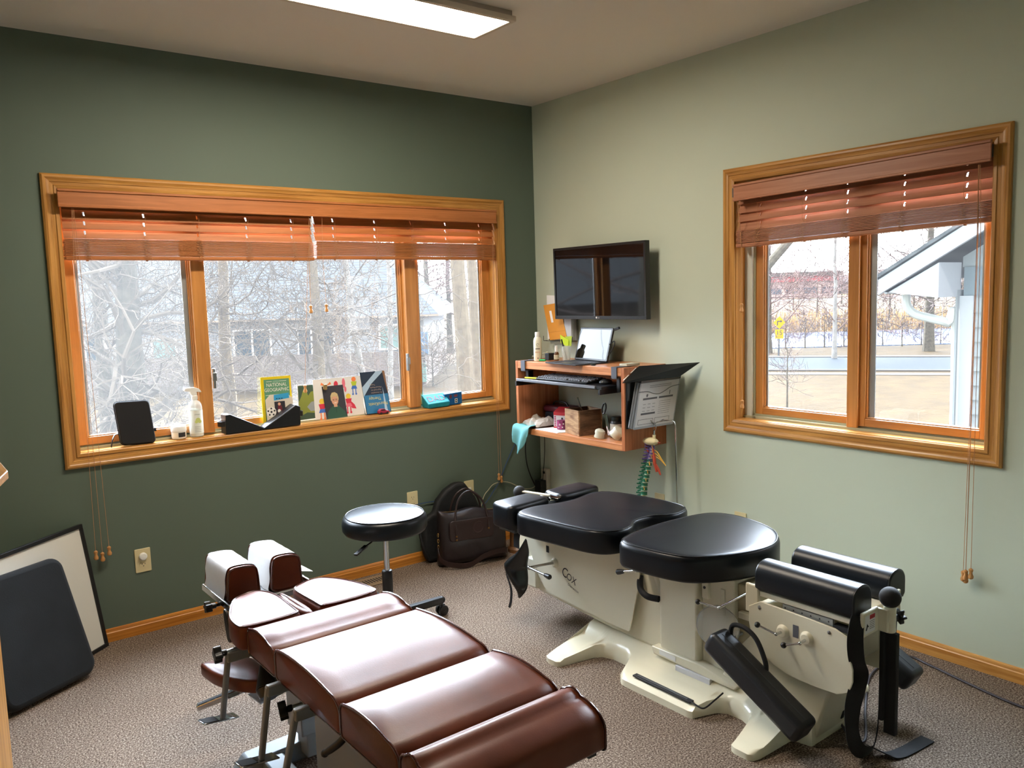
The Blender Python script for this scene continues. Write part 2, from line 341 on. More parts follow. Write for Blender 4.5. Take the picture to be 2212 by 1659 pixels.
# ================================================================== windows
cprof = [(0, 0), (0, .012), (.004, .015), (.015, .016), (.018, .012), (.030, .0125), (.032, .0155), (.046, .016), (.050, .019), (.058, .019), (.066, .013), (.066, 0)]
def mk_window(name, ax, ua, ub, panes, posts, left_reveal):
    """ax 'x': wall y=0 looking +y ; ax 'y': wall x=0 looking +x. ua is the viewer's left edge"""
    root = bpy.data.objects.new(name, None); COL.objects.link(root); root['kind'] = 'structure'
    root.location = ((ua + ub) / 2, 0, WZ0) if ax == 'x' else (0, (ua + ub) / 2, WZ0)
    horiz, vert = (oak_x, oak_z) if ax == 'x' else (oak_y, oak_z)
    sh = sash_x if ax == 'x' else sash_y
    def P(u, d, z): return V(u, d, z) if ax == 'x' else V(d, u, z)
    def bx(mb, u0, u1, d0, d1, z0, z1):
        return mb.box(u0, u1, d0, d1, z0, z1) if ax == 'x' else mb.box(d0, d1, u0, u1, z0, z1)
    sg = 1 if ub > ua else -1
    mb = MB(); ring = []
    for cu, cz, su, sz in ((ua, WZ0, -sg, -1), (ub, WZ0, sg, -1), (ub, WZ1, sg, 1), (ua, WZ1, -sg, 1)):
        ring.append([P(cu + su * w, -t_, cz + sz * w) for w, t_ in cprof])
    k = len(cprof)
    for i in range(4):
        mb.use(0 if i % 2 == 0 else 1); a, b_ = ring[i], ring[(i + 1) % 4]
        mb.add(a + b_, [(j, j + 1, k + j + 1, k + j) for j in range(k - 1)])
    mb.build('casing', [horiz, vert], root)
    mb = MB(); j = 0.008
    bx(mb, ua, ub, -.001, .13, WZ0 - .02, WZ0 + .003); bx(mb, ua, ub, -.001, .13, WZ1 - .003, WZ1 + .02)
    mb.use(1); bx(mb, ua - sg * .02, ua + sg * .003, -.001, .13, WZ0, WZ1); bx(mb, ub - sg * .003, ub + sg * .02, -.001, .13, WZ0, WZ1)
    mb.build('jamb', [horiz, vert], root, smooth=False)
    mb = MB(); bx(mb, ua, ub, .062, .135, WZ0, WZ0 + .014); bx(mb, ua, ub, .085, .135, WZ0, WZ0 + .024); bx(mb, ua, ub, .062, .135, WZ1 - .02, WZ1)
    mb.build('track', m_vinyl, root, smooth=False)
    if left_reveal:
        mb = MB(); bx(mb, ua + sg * .003, ua + sg * .045, .07, .13, WZ0, WZ1); mb.build('jamb_liner', M('white_liner', 'c9cfc6', .4), root, smooth=False)
        mb = MB(); bx(mb, ua + sg * .022, ua + sg * .055, .085, .13, WZ0 + .02, WZ1); mb.build('sage_liner', m_vinyl, root, smooth=False)
    for (g0, g1, f0, f1, d, mt, sl, sr) in panes:
        # sash frame around the glass g0..g1; frame outer f0..f1
        mb = MB(); zb, zt = WZ0 + .022, WZ1 - .02; gz0, gz1 = WZ0 + .058, WZ1 - .06
        mb.use(1); bx(mb, f0, g0, d - .018, d + .018, zb, zt); bx(mb, g1, f1, d - .018, d + .018, zb, zt)
        bx(mb, g0, g0 + sg * .006, d - .010, d + .018, gz0, gz1); bx(mb, g1 - sg * .006, g1, d - .010, d + .018, gz0, gz1)
        mb.use(0); bx(mb, g0, g1, d - .018, d + .018, zb, gz0); bx(mb, g0, g1, d - .018, d + .018, gz1, zt); bx(mb, g0, g1, d - .010, d + .018, gz0, gz0 + .006)
        o = mb.build('sash', [sh, sash_z], root, bevel=.003, smooth=False)
        mb = MB()
        for s0, s1 in ((g0 + sg * .006, g0 + sg * .016 * sl), (g1 - sg * .016 * sr, g1 - sg * .006)): bx(mb, s0, s1, d + .002, d + .006, gz0, gz1)
        mb.build('spacer_bar', m_alu, o, smooth=False)
        mb = MB(); mb.add([P(g0, d + .004, gz0), P(g1, d + .004, gz0), P(g1, d + .004, gz1), P(g0, d + .004, gz1)], [(0, 1, 2, 3)])
        mb.build('pane', mt, o, smooth=False)
    for (u0, u1, d0, d1) in posts:
        mb = MB(); bx(mb, u0, u1, d0, d1, WZ0 + .014, WZ1 - .01); mb.build('mullion', sash_z, root, bevel=.004, smooth=False)
    return root, P, bx
w1, P1, bx1 = mk_window('window_1', 'x', LX0, LX1, [(-2.658, -2.155, -2.708, -2.125, .092, m_glassA, 1, 1.8), (-2.085, -0.957, -2.118, -0.925, .105, m_glassB, 1, 1), (-0.842, -0.378, -0.885, -0.322, .092, m_glassB, 1, 1)], [(-2.150, -2.083, .05, .074), (-0.945, -0.870, .048, .088)], False)
w2, P2, bx2 = mk_window('window_2', 'y', RY0, RY1, [(-1.650, -2.112, -1.608, -2.150, .108, m_glassC, 1, 1), (-2.196, -2.682, -2.146, -2.733, .092, m_glassC, 2.2, 1)], [(-2.116, -2.168, .058, .074)], True)
for x, z in ((-2.075, 1.19), (-0.955, 1.19)):
    mb = MB(); mb.box(x - .006, x + .006, .030, .05, z - .05, z + .05); mb.box(x - .01, x + .01, .024, .032, z - .012, z + .03); mb.build('sash_lock', m_steel, w1, bevel=.002)
# ================================================================== blinds
def mk_blind(label, ax, ua, ub, ladders, z_rail, z_stack, val=None, tilt=0.0, cords=(), group=None, tube_end=False):
    sg = 1 if ub > ua else -1
    root = thing('window_blind', label, 'blind', ((ua + ub) / 2, -.03, WZ1) if ax == 'x' else (-.03, (ua + ub) / 2, WZ1), group)
    mat = blind_x if ax == 'x' else blind_y
    def P(u, d, z): z += tilt * abs(u - ub); return V(u, d, z) if ax == 'x' else V(d, u, z)
    def q(mb, u0, u1, c, h):   # a box along u with cross-section centre c=(d,z) and half axes
        (d, z), (a, b_) = c, h
        vs_ = [P(u, d + i * a[0] + k_ * b_[0], z + i * a[1] + k_ * b_[1]) for u in (u0, u1) for i in (-1, 1) for k_ in (-1, 1)]
        mb.add(vs_, [(0, 1, 3, 2), (4, 6, 7, 5), (0, 4, 5, 1), (2, 3, 7, 6), (0, 2, 6, 4), (1, 5, 7, 3)])
    if val:
        mb = MB(); q(mb, val[0], val[1], (-.052, (val[2] + val[3]) / 2), ((.004, 0), (0, (val[3] - val[2]) / 2)))
        q(mb, val[0], val[1], (-.054, val[3] - .006), ((.008, 0), (0, .006))); q(mb, val[0], val[1], (-.054, val[2] + .005), ((.007, 0), (0, .005)))
        mb.build('valance', mat, root, bevel=.003)
        mb = MB(); q(mb, ua, ub, (-.018, 2.05), ((.026, 0), (0, .022))); mb.build('headrail', m_greyd, root, smooth=False)
    # closed slats, slotted at the ladders
    mb = MB(); a = math.radians(66); w = .0255; ca, sa = math.cos(a), math.sin(a); th = .0014
    zc = z_stack + .020; cuts = sorted(ladders, key=lambda u: u * sg)
    while zc < WZ1 - .03:
        c = (.012, zc)
        for (k0, k1, seg) in ((-1, -.25, False), (-.25, .55, True), (.55, 1, False)):
            m0 = (k0 + k1) / 2 * w; hl_ = (k1 - k0) / 2 * w; cc = (c[0] + m0 * ca, c[1] + m0 * sa)
            if not seg: q(mb, ua, ub, cc, ((hl_ * ca, hl_ * sa), (-sa * th, ca * th)))
            else:
                e = ua
                for u in cuts: q(mb, e, u - sg * .0035, cc, ((hl_ * ca, hl_ * sa), (-sa * th, ca * th))); e = u + sg * .0035
                q(mb, e, ub, cc, ((hl_ * ca, hl_ * sa), (-sa * th, ca * th)))
        zc += .0415
    mb.build('slats', mat, root, smooth=False)
    mb = MB(); z = z_rail + .022; N = int((z_stack - z) / .0062)
    rnd = random.Random(4)
    for i in range(N):
        d = .012 + rnd.uniform(-.0015, .0015); q(mb, ua + rnd.uniform(-.002, .002), ub, (d, z + .002), ((.0255, 0), (0, .0021))); z += .0062
    mb.build('slat_stack', mat, root, smooth=False)
    mb = MB(); q(mb, ua - sg * .002, ub + sg * .002, (.012, z_rail + .010), ((.027, 0), (0, .009))); mb.build('bottom_rail', mat, root, bevel=.004)
    mbut = M('tan_button', 'c79a76', .5)
    for u in ladders:
        mb = MB()
        mb.tube([P(u, -.016, z_stack + .01), P(u + .002, -.014, WZ1 - .09)], .0007, 5)
        for s_ in (-1, 1):
            pts = []; z = z_stack
            i = 0
            while z > z_rail + .005:
                pts.append(P(u + s_ * .006 + rnd.uniform(-.006, .006) + (.009 if i % 2 else -.009), -.0165 - (i % 2) * .004, z)); z -= .006; i += 1
            pts = [P(u, -.015, z_stack + .015)] + pts
            if s_ > 0: pts.append(P(u + .016, -.02, z_rail - .0))
            mb.tube(spline(pts, 3), .0009, 5)
        c = mb.build('ladder_cord', m_cord, root)
        mb = MB(); mb.cyl(P(u, .004, z_rail - .004), P(u, .004, z_rail + .003), .006, .006, 10); mb.build('cord_button', mbut, c)
    for i, (u, z, du, d) in enumerate(cords):
        mb = MB(); mb.tube([P(u, -.045, 2.0), P(u + du * .3, d, 1.75), P(u + du, d, z + .02)], .0011, 5); c = mb.build('lift_cord', m_cord, root)
        mb = MB(); o = P(u + du, d, z - .022); mb.lathe([(.004, 0), (.0095, .004), (.0105, .012), (.0065, .022), (.006, .028), (.0085, .034), (.0085, .040), (.003, .045)], o, n=12); mb.build('tassel', m_knot, c)
    return root
lad1 = [-2.612, -2.359, -2.115, -1.875, -1.637]; lad2 = [-1.401, -1.149, -0.916, -0.678, -0.435]
mk_blind('left raised wooden blind of the wide window, over the zippered case and spray bottle', 'x', -2.700, -1.528, lad1, 1.772, 1.872, (-2.722, -0.345, 1.998, 2.078),
         cords=[(-2.668, .43, -.018, -.030), (-2.664, .415, .006, -.024), (-2.660, .44, .030, -.034), (-1.56, 1.518, -.008, -.025), (-1.548, 1.10, -.075, -.02)])
mk_blind('right raised wooden blind of the wide window, over the blue book and toy car', 'x', -1.510, -0.330, lad2, 1.780, 1.882, None,
         cords=[(-1.487, 1.522, .008, -.025), (-0.366, .425, -.004, -.030), (-0.362, .405, .014, -.026)])
ladr = [-1.690, -1.931, -2.135, -2.387, -2.633]
mk_blind('raised wooden blind of the window on the pale wall, its valance drooping to the left', 'y', -1.566, -2.735, ladr, 1.785, 1.872, (-1.580, -2.745, 2.006, 2.086), tilt=-.022,
         cords=[(-2.700, .385, .02, -.030), (-2.696, .392, .005, -.034), (-2.704, .40, -.004, -.028), (-2.698, .378, .010, -.026), (-1.597, 1.49, .0, -.012), (-1.600, 1.01, .0, -.010)])
# ================================================================== ceiling fixture
t = thing('ceiling_light', 'long white framed fluorescent ceiling light glowing above the tables', 'light', (-1.78, -1.18, H))
fx0, fx1, fy0, fy1, fz = -2.40, -1.168, -1.325, -1.028, 2.695
mb = MB(); f = .022
for a in ((fx0, fx1, fy0, fy0 + f), (fx0, fx1, fy1 - f, fy1), (fx0, fx0 + f, fy0 + f, fy1 - f), (fx1 - f, fx1, fy0 + f, fy1 - f)): mb.box(a[0], a[1], a[2], a[3], fz, fz + .022)
mb.build('frame', M('fixture_frame', 'cfc4b4', .5), t, bevel=.002, smooth=False)
mb = MB(); mb.box(fx0 + .012, fx1 - .012, fy0 + .012, fy1 - .012, fz + .022, H); mb.build('housing', M('fixture_housing', 'b8aca0', .5), t, smooth=False)
mb = MB(); mb.box(fx0 + f, fx1 - f, fy0 + f, fy1 - f, fz + .006, fz + .010)
m_diff = M('fixture_diffuser', 'ffffff', .5, emit=('fff0dc', LAMP)); mb.build('diffuser', m_diff, t, smooth=False, label='glowing acrylic diffuser')
# ================================================================== outlets
def outlet(label, o, eu, en, round_plug=False, toggle=False):
    o, eu, en = V(*o), V(*eu), V(*en); fr = (o, eu, (0, 0, 1), en)
    t = thing('outlet_plate', label, 'outlet', o, None)
    mb = MB(); mb.prism(rrect(-.0355, -.057, .0355, .057, .004, 3), fr, 0, .005); mb.build('plate', m_ivory, t, bevel=.0015)
    if toggle:
        mb = MB(); mb.prism(rrect(-.012, -.014, .012, .014, .003, 3), fr, .005, .009); mb.build('jack', m_white, t); return t
    for k, dz in enumerate((.020, -.020)):
        mb = MB(); mb.prism([(.0165 * math.cos(a_ * math.pi / 12), dz + .0145 * math.sin(a_ * math.pi / 12)) for a_ in range(24)], fr, .005, .007)
        mb.use(1); mb.rect(-.008, dz, -.0055, dz + .008, fr, .0073); mb.rect(.0055, dz, .008, dz + .007, fr, .0073); mb.disc(0, dz - .007, .0025, fr, .0073, 8)
        mb.build('receptacle', [m_ivory, m_ink], t)
    if round_plug:
        mb = MB(); mb.lathe([(.0185, 0), (.0185, .008), (.014, .012), (0, .013)], o + en * .007 + V(0, 0, .020), en, 20); mb.build('safety_cap', m_white, t)
    return t
outlet('ivory wall outlet with a round white cap, beside the framed board', (-2.482, 0, .355), (1, 0, 0), (0, -1, 0), True)
outlet('ivory wall outlet half hidden behind the stool seat', (-0.988, 0, .375), (1, 0, 0), (0, -1, 0))
outlet('ivory jack plate on the dark wall above the leather briefcase', (-0.583, 0, .375), (1, 0, 0), (0, -1, 0), toggle=True)
outlet('ivory wall plate on the pale wall behind the hanging spine model', (0, -1.04, .375), (0, -1, 0), (-1, 0, 0))
outlet('ivory wall plate on the pale wall below the window, just above the black table cushion', (0, -1.584, .372), (0, -1, 0), (-1, 0, 0))
# floor register
t = thing('floor_vent', 'beige slotted floor vent in the carpet beside the baseboard, behind the stool', 'vent', (-1.33, -.12, 0))
mb = MB(); mb.box(-1.42, -1.24, -.185, -.055, 0, .006)
mb.build('plate', M('register_beige', '8f7a60', .5), t, bevel=.002)
mb = MB()
for i in range(9): mb.box(-1.405 + i * .017, -1.397 + i * .017, -.15, -.09, .006, .0068)
mb.build('slots', m_ink, t, smooth=False)
def MO(name, c, rough=.9, **k):
    k.setdefault('spec', .03); return M(name, c, rough, **k)
# ================================================================== outside (ground lies 1.4 m below the room's floor)
GZ = -1.4
F2 = Vector((fw.x, fw.y, 0)).normalized(); R2 = Vector((F2.y, -F2.x, 0)); O2 = Vector((CAM.x, CAM.y, 0))
def E(r, f, z): return O2 + R2 * r + F2 * f + Vector((0, 0, z))
m_lawn = MO('dry_winter_grass', '362915', .95, bump=(9, .6, .05), var=(1.6, .22)); m_bank = MO('straw_bank', '4b3d28', .95, var=(.8, .25), bump=(4, .6, .1))
m_road = MO('asphalt_road', '191e21', .8, var=(3, .06)); m_conc = MO('pale_concrete', '4f4a44', .9); m_water = MO('lagoon_water', '4a6892', .06, spec=.8, bump=(2, .03, .05))
X0, X1 = -60, 110
def strip(name, f0, f1, z0, z1, mat, k0=0.0, k1=0.0, x0=X0, x1=X1, th=.1):
    mb = MB(); a = [E(x0, f0 + k0 * x0, z0), E(x1, f0 + k0 * x1, z0), E(x1, f1 + k1 * x1, z1), E(x0, f1 + k1 * x0, z1)]
    mb.add(a + [p - V(0, 0, th) for p in a], [(0, 1, 2, 3), (7, 6, 5, 4), (0, 4, 5, 1), (1, 5, 6, 2), (2, 6, 7, 3), (3, 7, 4, 0)])
    return struct(name, mb, mat, smooth=False)
mb = MB(); g = [E(-60, 54, GZ), E(110, 54, GZ), V(45, -70, GZ), V(.35, -70, GZ), V(.35, .35, GZ), V(-60, .35, GZ)]
mb.add(g + [p - V(0, 0, .2) for p in g], [(5, 4, 3, 2, 1, 0)[::-1], (6, 7, 8, 9, 10, 11)[::-1]]); struct('lawn', mb, m_lawn, smooth=False)
S1 = -.115
strip('sidewalk', 31.0, 31.7, GZ + .02, GZ + .02, m_conc, S1 * 3, S1 * 3, -2, 60, .02)
for o_ in (): pass
strip('curb', 32.4, 32.6, GZ + .05, GZ + .05, m_conc, S1 * 3, S1 * 3, -2, 60, .05)
strip('road', 32.6, 38.4, GZ + .03, GZ + .03, m_road, S1 * 3, S1 * 3, -2, 60, .03)
strip('curb', 38.4, 39.0, GZ + .06, GZ + .06, m_conc, S1 * 3, S1 * 3, -2, 60, .06)
strip('pond', 41, 53, GZ + .04, GZ + .04, m_water, -.06, 0, 8, 60, .04)
strip('pond_bank', 53, 118, GZ + .02, -.35, m_bank); strip('bank_path', 118, 130, -.35, -.30, m_conc); strip('bank_field', 130, 220, -.3, 1.2, m_bank)
# reeds: uncountable stems along the pond's far shore
rnd = random.Random(11); mb = MB()
for i in range(2600):
    r = rnd.uniform(9, 58); f = rnd.uniform(52.5, 57); h = rnd.uniform(.7, 1.5); p = E(r, f, GZ); mb.bar(p, p + V(rnd.uniform(-.12, .12), rnd.uniform(-.12, .12), h), .03, .03)
o = mb.build('reeds', MO('dry_reeds', '8b6f4b', .9), None, smooth=False); tag(o, 'straw coloured reeds along the far shore of the pond', 'reeds', kind='stuff')
# ---- trees
def branchy(mb, p, d, r, L, lev, rnd, curl, up_, split, minr=.004):
    n = 6 if lev > 0 else 5; pts = [p.copy()]; rs = [r]; q = p.copy(); dd = d.copy()
    for i in range(n):
        dd = (dd + Vector((rnd.uniform(-1, 1), rnd.uniform(-1, 1), rnd.uniform(-1, 1) + up_)) * curl).normalized()
        q = q + dd * L / n; pts.append(q.copy()); rs.append(max(minr, r * (1 - .75 * (i + 1) / n)))
    mb.tube(pts, rs, 5 if r > .03 else 3)
    if lev > 0:
        for k in range(split):
            i = rnd.randint(1, n); e = (pts[i] - pts[i - 1]).normalized(); s_ = Vector((rnd.uniform(-1, 1), rnd.uniform(-1, 1), rnd.uniform(-.5, .8))).normalized()
            branchy(mb, pts[i], (e * .55 + s_ * .8).normalized(), rs[i] * .6, L * rnd.uniform(.45, .7), lev - 1, rnd, curl, up_, split, minr)
def tree(label, base, h, r, seed, mats, name='bare_tree', lev=3, nb=14, start=.25, bl=None, curl=.28, up_=.15, split=4, lean=(0, 0), spread=1.0, group=None, minr=.004, cat='tree'):
    rnd = random.Random(seed); base = Vector(base); t = thing(name, label, cat, base, group)
    mt = MB(); pts = []; rs = []; N = 10
    for i in range(N + 1):
        k = i / N; pts.append(base + V(lean[0] * k + rnd.uniform(-.06, .06) * k * h * .15, lean[1] * k + rnd.uniform(-.06, .06) * k * h * .15, h * k)); rs.append(r * (1.15 - .85 * k) if i else r * 1.35)
    mt.tube(pts, rs, 10); mt.build('trunk', mats[0], t)
    mbr = MB()
    for i in range(nb):
        k = start + (1 - start) * (i + rnd.random()) / nb; j = min(N - 1, int(k * N)); p = pts[j].lerp(pts[j + 1], k * N - j); a = rnd.uniform(0, 6.283)
        d = V(math.cos(a) * spread, math.sin(a) * spread, rnd.uniform(-.05, .6)).normalized()
        branchy(mbr, p, d, rs[j] * .22 + .004, (bl or h * .35) * (1.1 - .5 * k), lev - 1, rnd, curl, up_, split, minr)
    mbr.build('branches', mats[1], t, smooth=False)
    return t
bark = MO('grey_bark', '514a3e', .9, bump=(14, .8, .02), var=(10, .25)); twig = MO('pale_twigs', '5f5448', .9); twigd = MO('brown_twigs', '594d47', .9); birchm = MO('birch_bark', '817c75', .8, var=(6, .25)); twigr = MO('reddish_twigs', '6a5650', .9)
bark2 = MO('tan_bark', '6b5d49', .9, bump=(10, .8, .02), var=(6, .2))
def T_(px, f): return (px - 1106) / 1772 * f
# in front of the left window
tree('thick grey tree smothered in tangled vines, seen through the left pane', E(T_(285, 11), 11, GZ), 6.2, .20, 1, (bark, twig), lev=4, nb=46, start=.08, bl=2.2, curl=.55, split=4, up_=-.02)
tree('second vine tangled trunk at the left pane, slimmer', E(T_(225, 12.5), 12.5, GZ), 6.2, .13, 2, (bark, twig), lev=4, nb=26, start=.08, bl=2.0, curl=.55, split=4, up_=0)
tree('straight pale trunk just right of the first window mullion', E(T_(492, 14), 14, GZ), 7, .115, 3, (bark2, twig), lev=4, nb=16, start=.2, bl=1.9, curl=.4, split=4)
tree('curly branched tree in the middle of the centre pane', E(T_(688, 12), 12, GZ), 6, .10, 4, (bark2, twig), lev=4, nb=44, start=.22, bl=2.0, curl=.62, split=4, up_=-.05)
tree('slender birch leaning right, in the centre pane', E(T_(812, 13), 13, GZ), 8, .055, 5, (birchm, twig), lev=3, nb=16, start=.25, bl=1.6, curl=.3, split=4, lean=(-.9, .3))
tree('slim white birch behind the second window mullion', E(T_(838, 14), 14, GZ), 8, .05, 6, (birchm, twig), lev=3, nb=16, start=.25, bl=1.6, curl=.3, split=4, lean=(.3, 0))
tree('stout straight tree trunk in the right hand pane of the wide window', E(T_(1008, 15), 15, GZ), 11, .15, 7, (bark2, twigd), lev=3, nb=12, start=.3, bl=2.4, curl=.3, lean=(-.25, 0))
tree('thinner tree trunk at the right edge of the wide window', E(T_(1042, 17), 17, GZ), 11, .12, 8, (bark2, twigd), lev=3, nb=12, start=.3, bl=2.4, curl=.3, lean=(-.5, .2))
for i, (px, f, lb) in enumerate([(930, 38, 'tangled reddish tree behind the corner of the neighbouring house'), (975, 44, 'twiggy brown tree between the far road and the stout trunk'), (880, 47, 'bare tree rising above the right end of the shingle roof'), (1060, 50, 'bare tree far off at the right edge of the wide window')]):
    tree(lb, E(T_(px, f), f, GZ), 8, .16, 20 + i, (bark, twigr if i % 2 == 0 else twigd), lev=4, nb=20, start=.1, bl=3.6, curl=.3, split=4, minr=.012)
tree('low spreading shrub at the corner of the neighbouring house', E(T_(935, 27.5), 27.5, GZ), 1.5, .03, 30, (bark, twig), name='bare_shrub', lev=3, nb=26, start=0, bl=1.1, curl=.2, up_=.3, minr=.008, cat='shrub')
# through the right window
tree('forked white birch in front of the pond, left of the middle mullion', E(T_(1806, 33.5), 33.5, GZ), 7.5, .085, 40, (birchm, twigr), lev=4, nb=22, start=.12, bl=3.0, curl=.22, up_=.3, minr=.009)
tree('bare branching tree beside the yellow road sign', E(T_(1663, 37.5), 37.5, GZ), 6.5, .14, 41, (bark, twigr), lev=4, nb=22, start=.12, bl=3.2, curl=.25, up_=.2, minr=.010)
tree('slanting grey limb crossing the upper left corner of the right window', E(T_(1262, 13), 13, GZ), 6.6, .10, 42, (bark, twigd), lev=3, nb=7, start=.5, bl=1.6, curl=.22, lean=(4.6, -3.6), up_=.4)
tree('wide crowned bare tree behind the white gable', E(T_(2010, 36), 36, GZ), 9, .2, 43, (bark, twigd), lev=4, nb=30, start=.2, bl=4.4, curl=.3, up_=.05, minr=.012)
tree('wiry sapling on the near lawn below the road', E(T_(1704, 20), 20, GZ), 1.9, .02, 44, (bark, twigd), name='sapling', lev=3, nb=14, start=.15, bl=.8, curl=.25, up_=.3, minr=.004)
ORD = ['first', 'second', 'third', 'fourth', 'fifth', 'sixth', 'seventh', 'eighth', 'ninth', 'tenth', 'eleventh', 'twelfth']
rnd = random.Random(5)
for i in range(9):
    px = 1700 + i * 42; f = 39.5 + rnd.uniform(-.3, .6)
    tree('brown shoreline bush by the pond, %s from the left' % ORD[i], E(T_(px, f), f, GZ), 1.5, .03, 60 + i, (bark, twigd), name='bare_shrub', lev=3, nb=9, start=0, bl=1.1, curl=.3, up_=.2, minr=.010, group='bushes along the pond shore', cat='shrub')
for i in range(12):
    px = 1560 + i * 52; f = rnd.uniform(62, 105)
    z = GZ + (f - 53) / 65 * 1.05
    tree('bare tree on the straw coloured far bank, %s from the left' % ORD[i], E(T_(px, f), f, z), rnd.uniform(2.6, 4.2), .09, 80 + i, (bark, twigr), lev=3, nb=10, start=.1, bl=2.0, curl=.3, up_=.1, split=4, minr=.02, group='trees on the far bank')
for i in range(7):
    mb = MB(); rr = random.Random(200 + i); f = 150 + i * 3; r = T_(1590 + i * 85, f)
    for k in range(60): mb.sphere(E(r + rr.uniform(-7, 7), f + rr.uniform(-2, 2), rr.uniform(0, 3.4)), rr.uniform(.9, 1.7), 6)
    o = mb.build('distant_woods', MO('hazy_woods', '8e8481', 1, var=(.5, .15)), None, smooth=False); tag(o, 'hazy grey clump of woods on the horizon, %s from the left' % ORD[i], 'trees', 'woods on the horizon')
# low red-banded building far away
t = thing('distant_building', 'long low building with a white roof line and red band, far beyond the pond', 'building', E(T_(1720, 140), 140, -.3))
f = 138
mb = MB(); a, b_ = T_(1640, f), T_(1790, f)
mb.obox(E((a + b_) / 2, f, 1.0), R2 * (b_ - a) / 2, F2 * 4, (0, 0, 1.6)); mb.build('wall', MO('far_brick', '9e887e', .9), t, smooth=False)
mb = MB(); mb.obox(E((a + b_) / 2, f - .3, 2.9), R2 * (b_ - a) / 2, F2 * 4.2, (0, 0, .45)); mb.build('red_band', MO('far_red', 'a05353', .8), t, smooth=False)
mb = MB(); mb.obox(E((a + b_) / 2, f - .4, 3.65), R2 * ((b_ - a) / 2 + .5), F2 * 4.6, (0, 0, .32)); mb.build('roof', m_conc, t, smooth=False)
for i in range(4):
    c = a + (b_ - a) * (i + .5) / 4; mb = MB(); mb.obox(E(c, f - 4.0, 1.0), R2 * 1.1, F2 * .08, (0, 0, .5)); mb.build('window', MO('far_window', '464b51', .3), t, smooth=False)
# road sign
f = 35.6; r = T_(1686, f); nrm = -F2; fr = (E(r, f, 0), R2, (0, 0, 1), nrm)
t = thing('road_sign', 'yellow right turn arrow sign with a 15 plate on a thin post by the pond', 'sign', E(r, f, GZ))
m_yel = MO('sign_yellow', 'b98f00', .5); zt = .06
mb = MB(); mb.box(*(lambda p: (p.x - .03, p.x + .03, p.y - .03, p.y + .03, GZ, zt + .2))(E(r, f + .05, 0))); mb.build('post', m_greyd, t, smooth=False)
mb = MB(); s_ = .26; mb.prism([(0, zt - s_ - .02), (s_, zt), (0, zt + s_ + .02), (-s_, zt)], fr, 0, .01); mb.use(1)
mb.flat([(-.10, zt - .13), (-.06, zt - .13), (-.06, zt + .03), (.06, zt + .03), (.06, zt + .07), (-.10, zt + .07)], fr, .013); mb.flat([(.05, zt - .01), (.13, zt + .05), (.05, zt + .11)], fr, .013)
mb.build('arrow_plate', [m_yel, m_ink], t, smooth=False)
mb = MB(); zp = zt - .50; mb.prism([(-.18, zp - .20), (.18, zp - .20), (.18, zp + .20), (-.18, zp + .20)], fr, 0, .01); mb.use(1); mb.text('15', 0, zp - .04, .28, fr, .013); mb.text('M.P.H.', 0, zp - .15, .09, fr, .013)
mb.build('speed_plate', [m_yel, m_ink], t, smooth=False)
# ---- the neighbouring house seen through the wide window
f = 28.0
t = thing('neighbour_house', 'single storey house with grey shingle hip roof, white siding and brick base behind the trees', 'house', E(T_(600, f), f, GZ))
def HR(px): return T_(px, f)
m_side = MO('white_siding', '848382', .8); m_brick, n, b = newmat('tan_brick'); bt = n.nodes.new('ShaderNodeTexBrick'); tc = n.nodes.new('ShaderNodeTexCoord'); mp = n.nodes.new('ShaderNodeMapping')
mp.inputs['Rotation'].default_value = (math.radians(90), 0, 0)
bt.inputs['Scale'].default_value = 4.5; bt.inputs['Color1'].default_value = lin('685b53'); bt.inputs['Color2'].default_value = lin('5c4f48'); bt.inputs['Mortar'].default_value = lin('706962'); bt.inputs['Mortar Size'].default_value = .03
n.links.new(tc.outputs['Object'], mp.inputs[0]); n.links.new(mp.outputs[0], bt.inputs[0]); n.links.new(bt.outputs[0], b.inputs['Base Color']); b.inputs['Roughness'].default_value = .9; b.inputs['Specular IOR Level'].default_value = .03
xa, xb = HR(-260), HR(918); D = 9.0
mb = MB(); mb.obox(E((xa + xb) / 2, f + D / 2, (-.22 + 1.05) / 2), R2 * (xb - xa) / 2, F2 * D / 2, (0, 0, (1.05 + .22) / 2))
z = -.15
while z < 1.0: mb.obox(E((xa + xb) / 2, f - .01, z), R2 * (xb - xa) / 2, F2 * .015, (0, 0, .006)); z += .13
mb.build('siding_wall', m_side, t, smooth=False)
mb = MB(); mb.obox(E((xa + xb) / 2, f + D / 2 - .05, (GZ - .22) / 2), R2 * ((xb - xa) / 2 + .04), F2 * (D / 2 + .05), (0, 0, (-.22 - GZ) / 2)); mb.build('brick_base', m_brick, t, smooth=False)
mb = MB(); ov = .6; e0 = [E(xa - ov, f - ov, 1.02), E(xb + ov, f - ov, 1.02), E(xb + ov, f + D + ov, 1.02), E(xa - ov, f + D + ov, 1.02)]; rg = [E(xa + 3, f + D / 2, 4.6), E(xb - 3.2, f + D / 2, 4.6)]
mb.add(e0 + rg, [(0, 1, 5, 4), (1, 2, 5), (2, 3, 4, 5), (3, 0, 4)])
m_sh, n, b = newmat('grey_shingles'); wv = n.nodes.new('ShaderNodeTexWave'); wv.bands_direction = 'Z'; wv.inputs['Scale'].default_value = 3.2; wv.inputs['Distortion'].default_value = 1.0; wv.inputs['Detail'].default_value = 3
tc = n.nodes.new('ShaderNodeTexCoord'); r_ = n.nodes.new('ShaderNodeValToRGB'); r_.color_ramp.elements[0].color = lin('3c3d3e'); r_.color_ramp.elements[1].color = lin('494a4a')
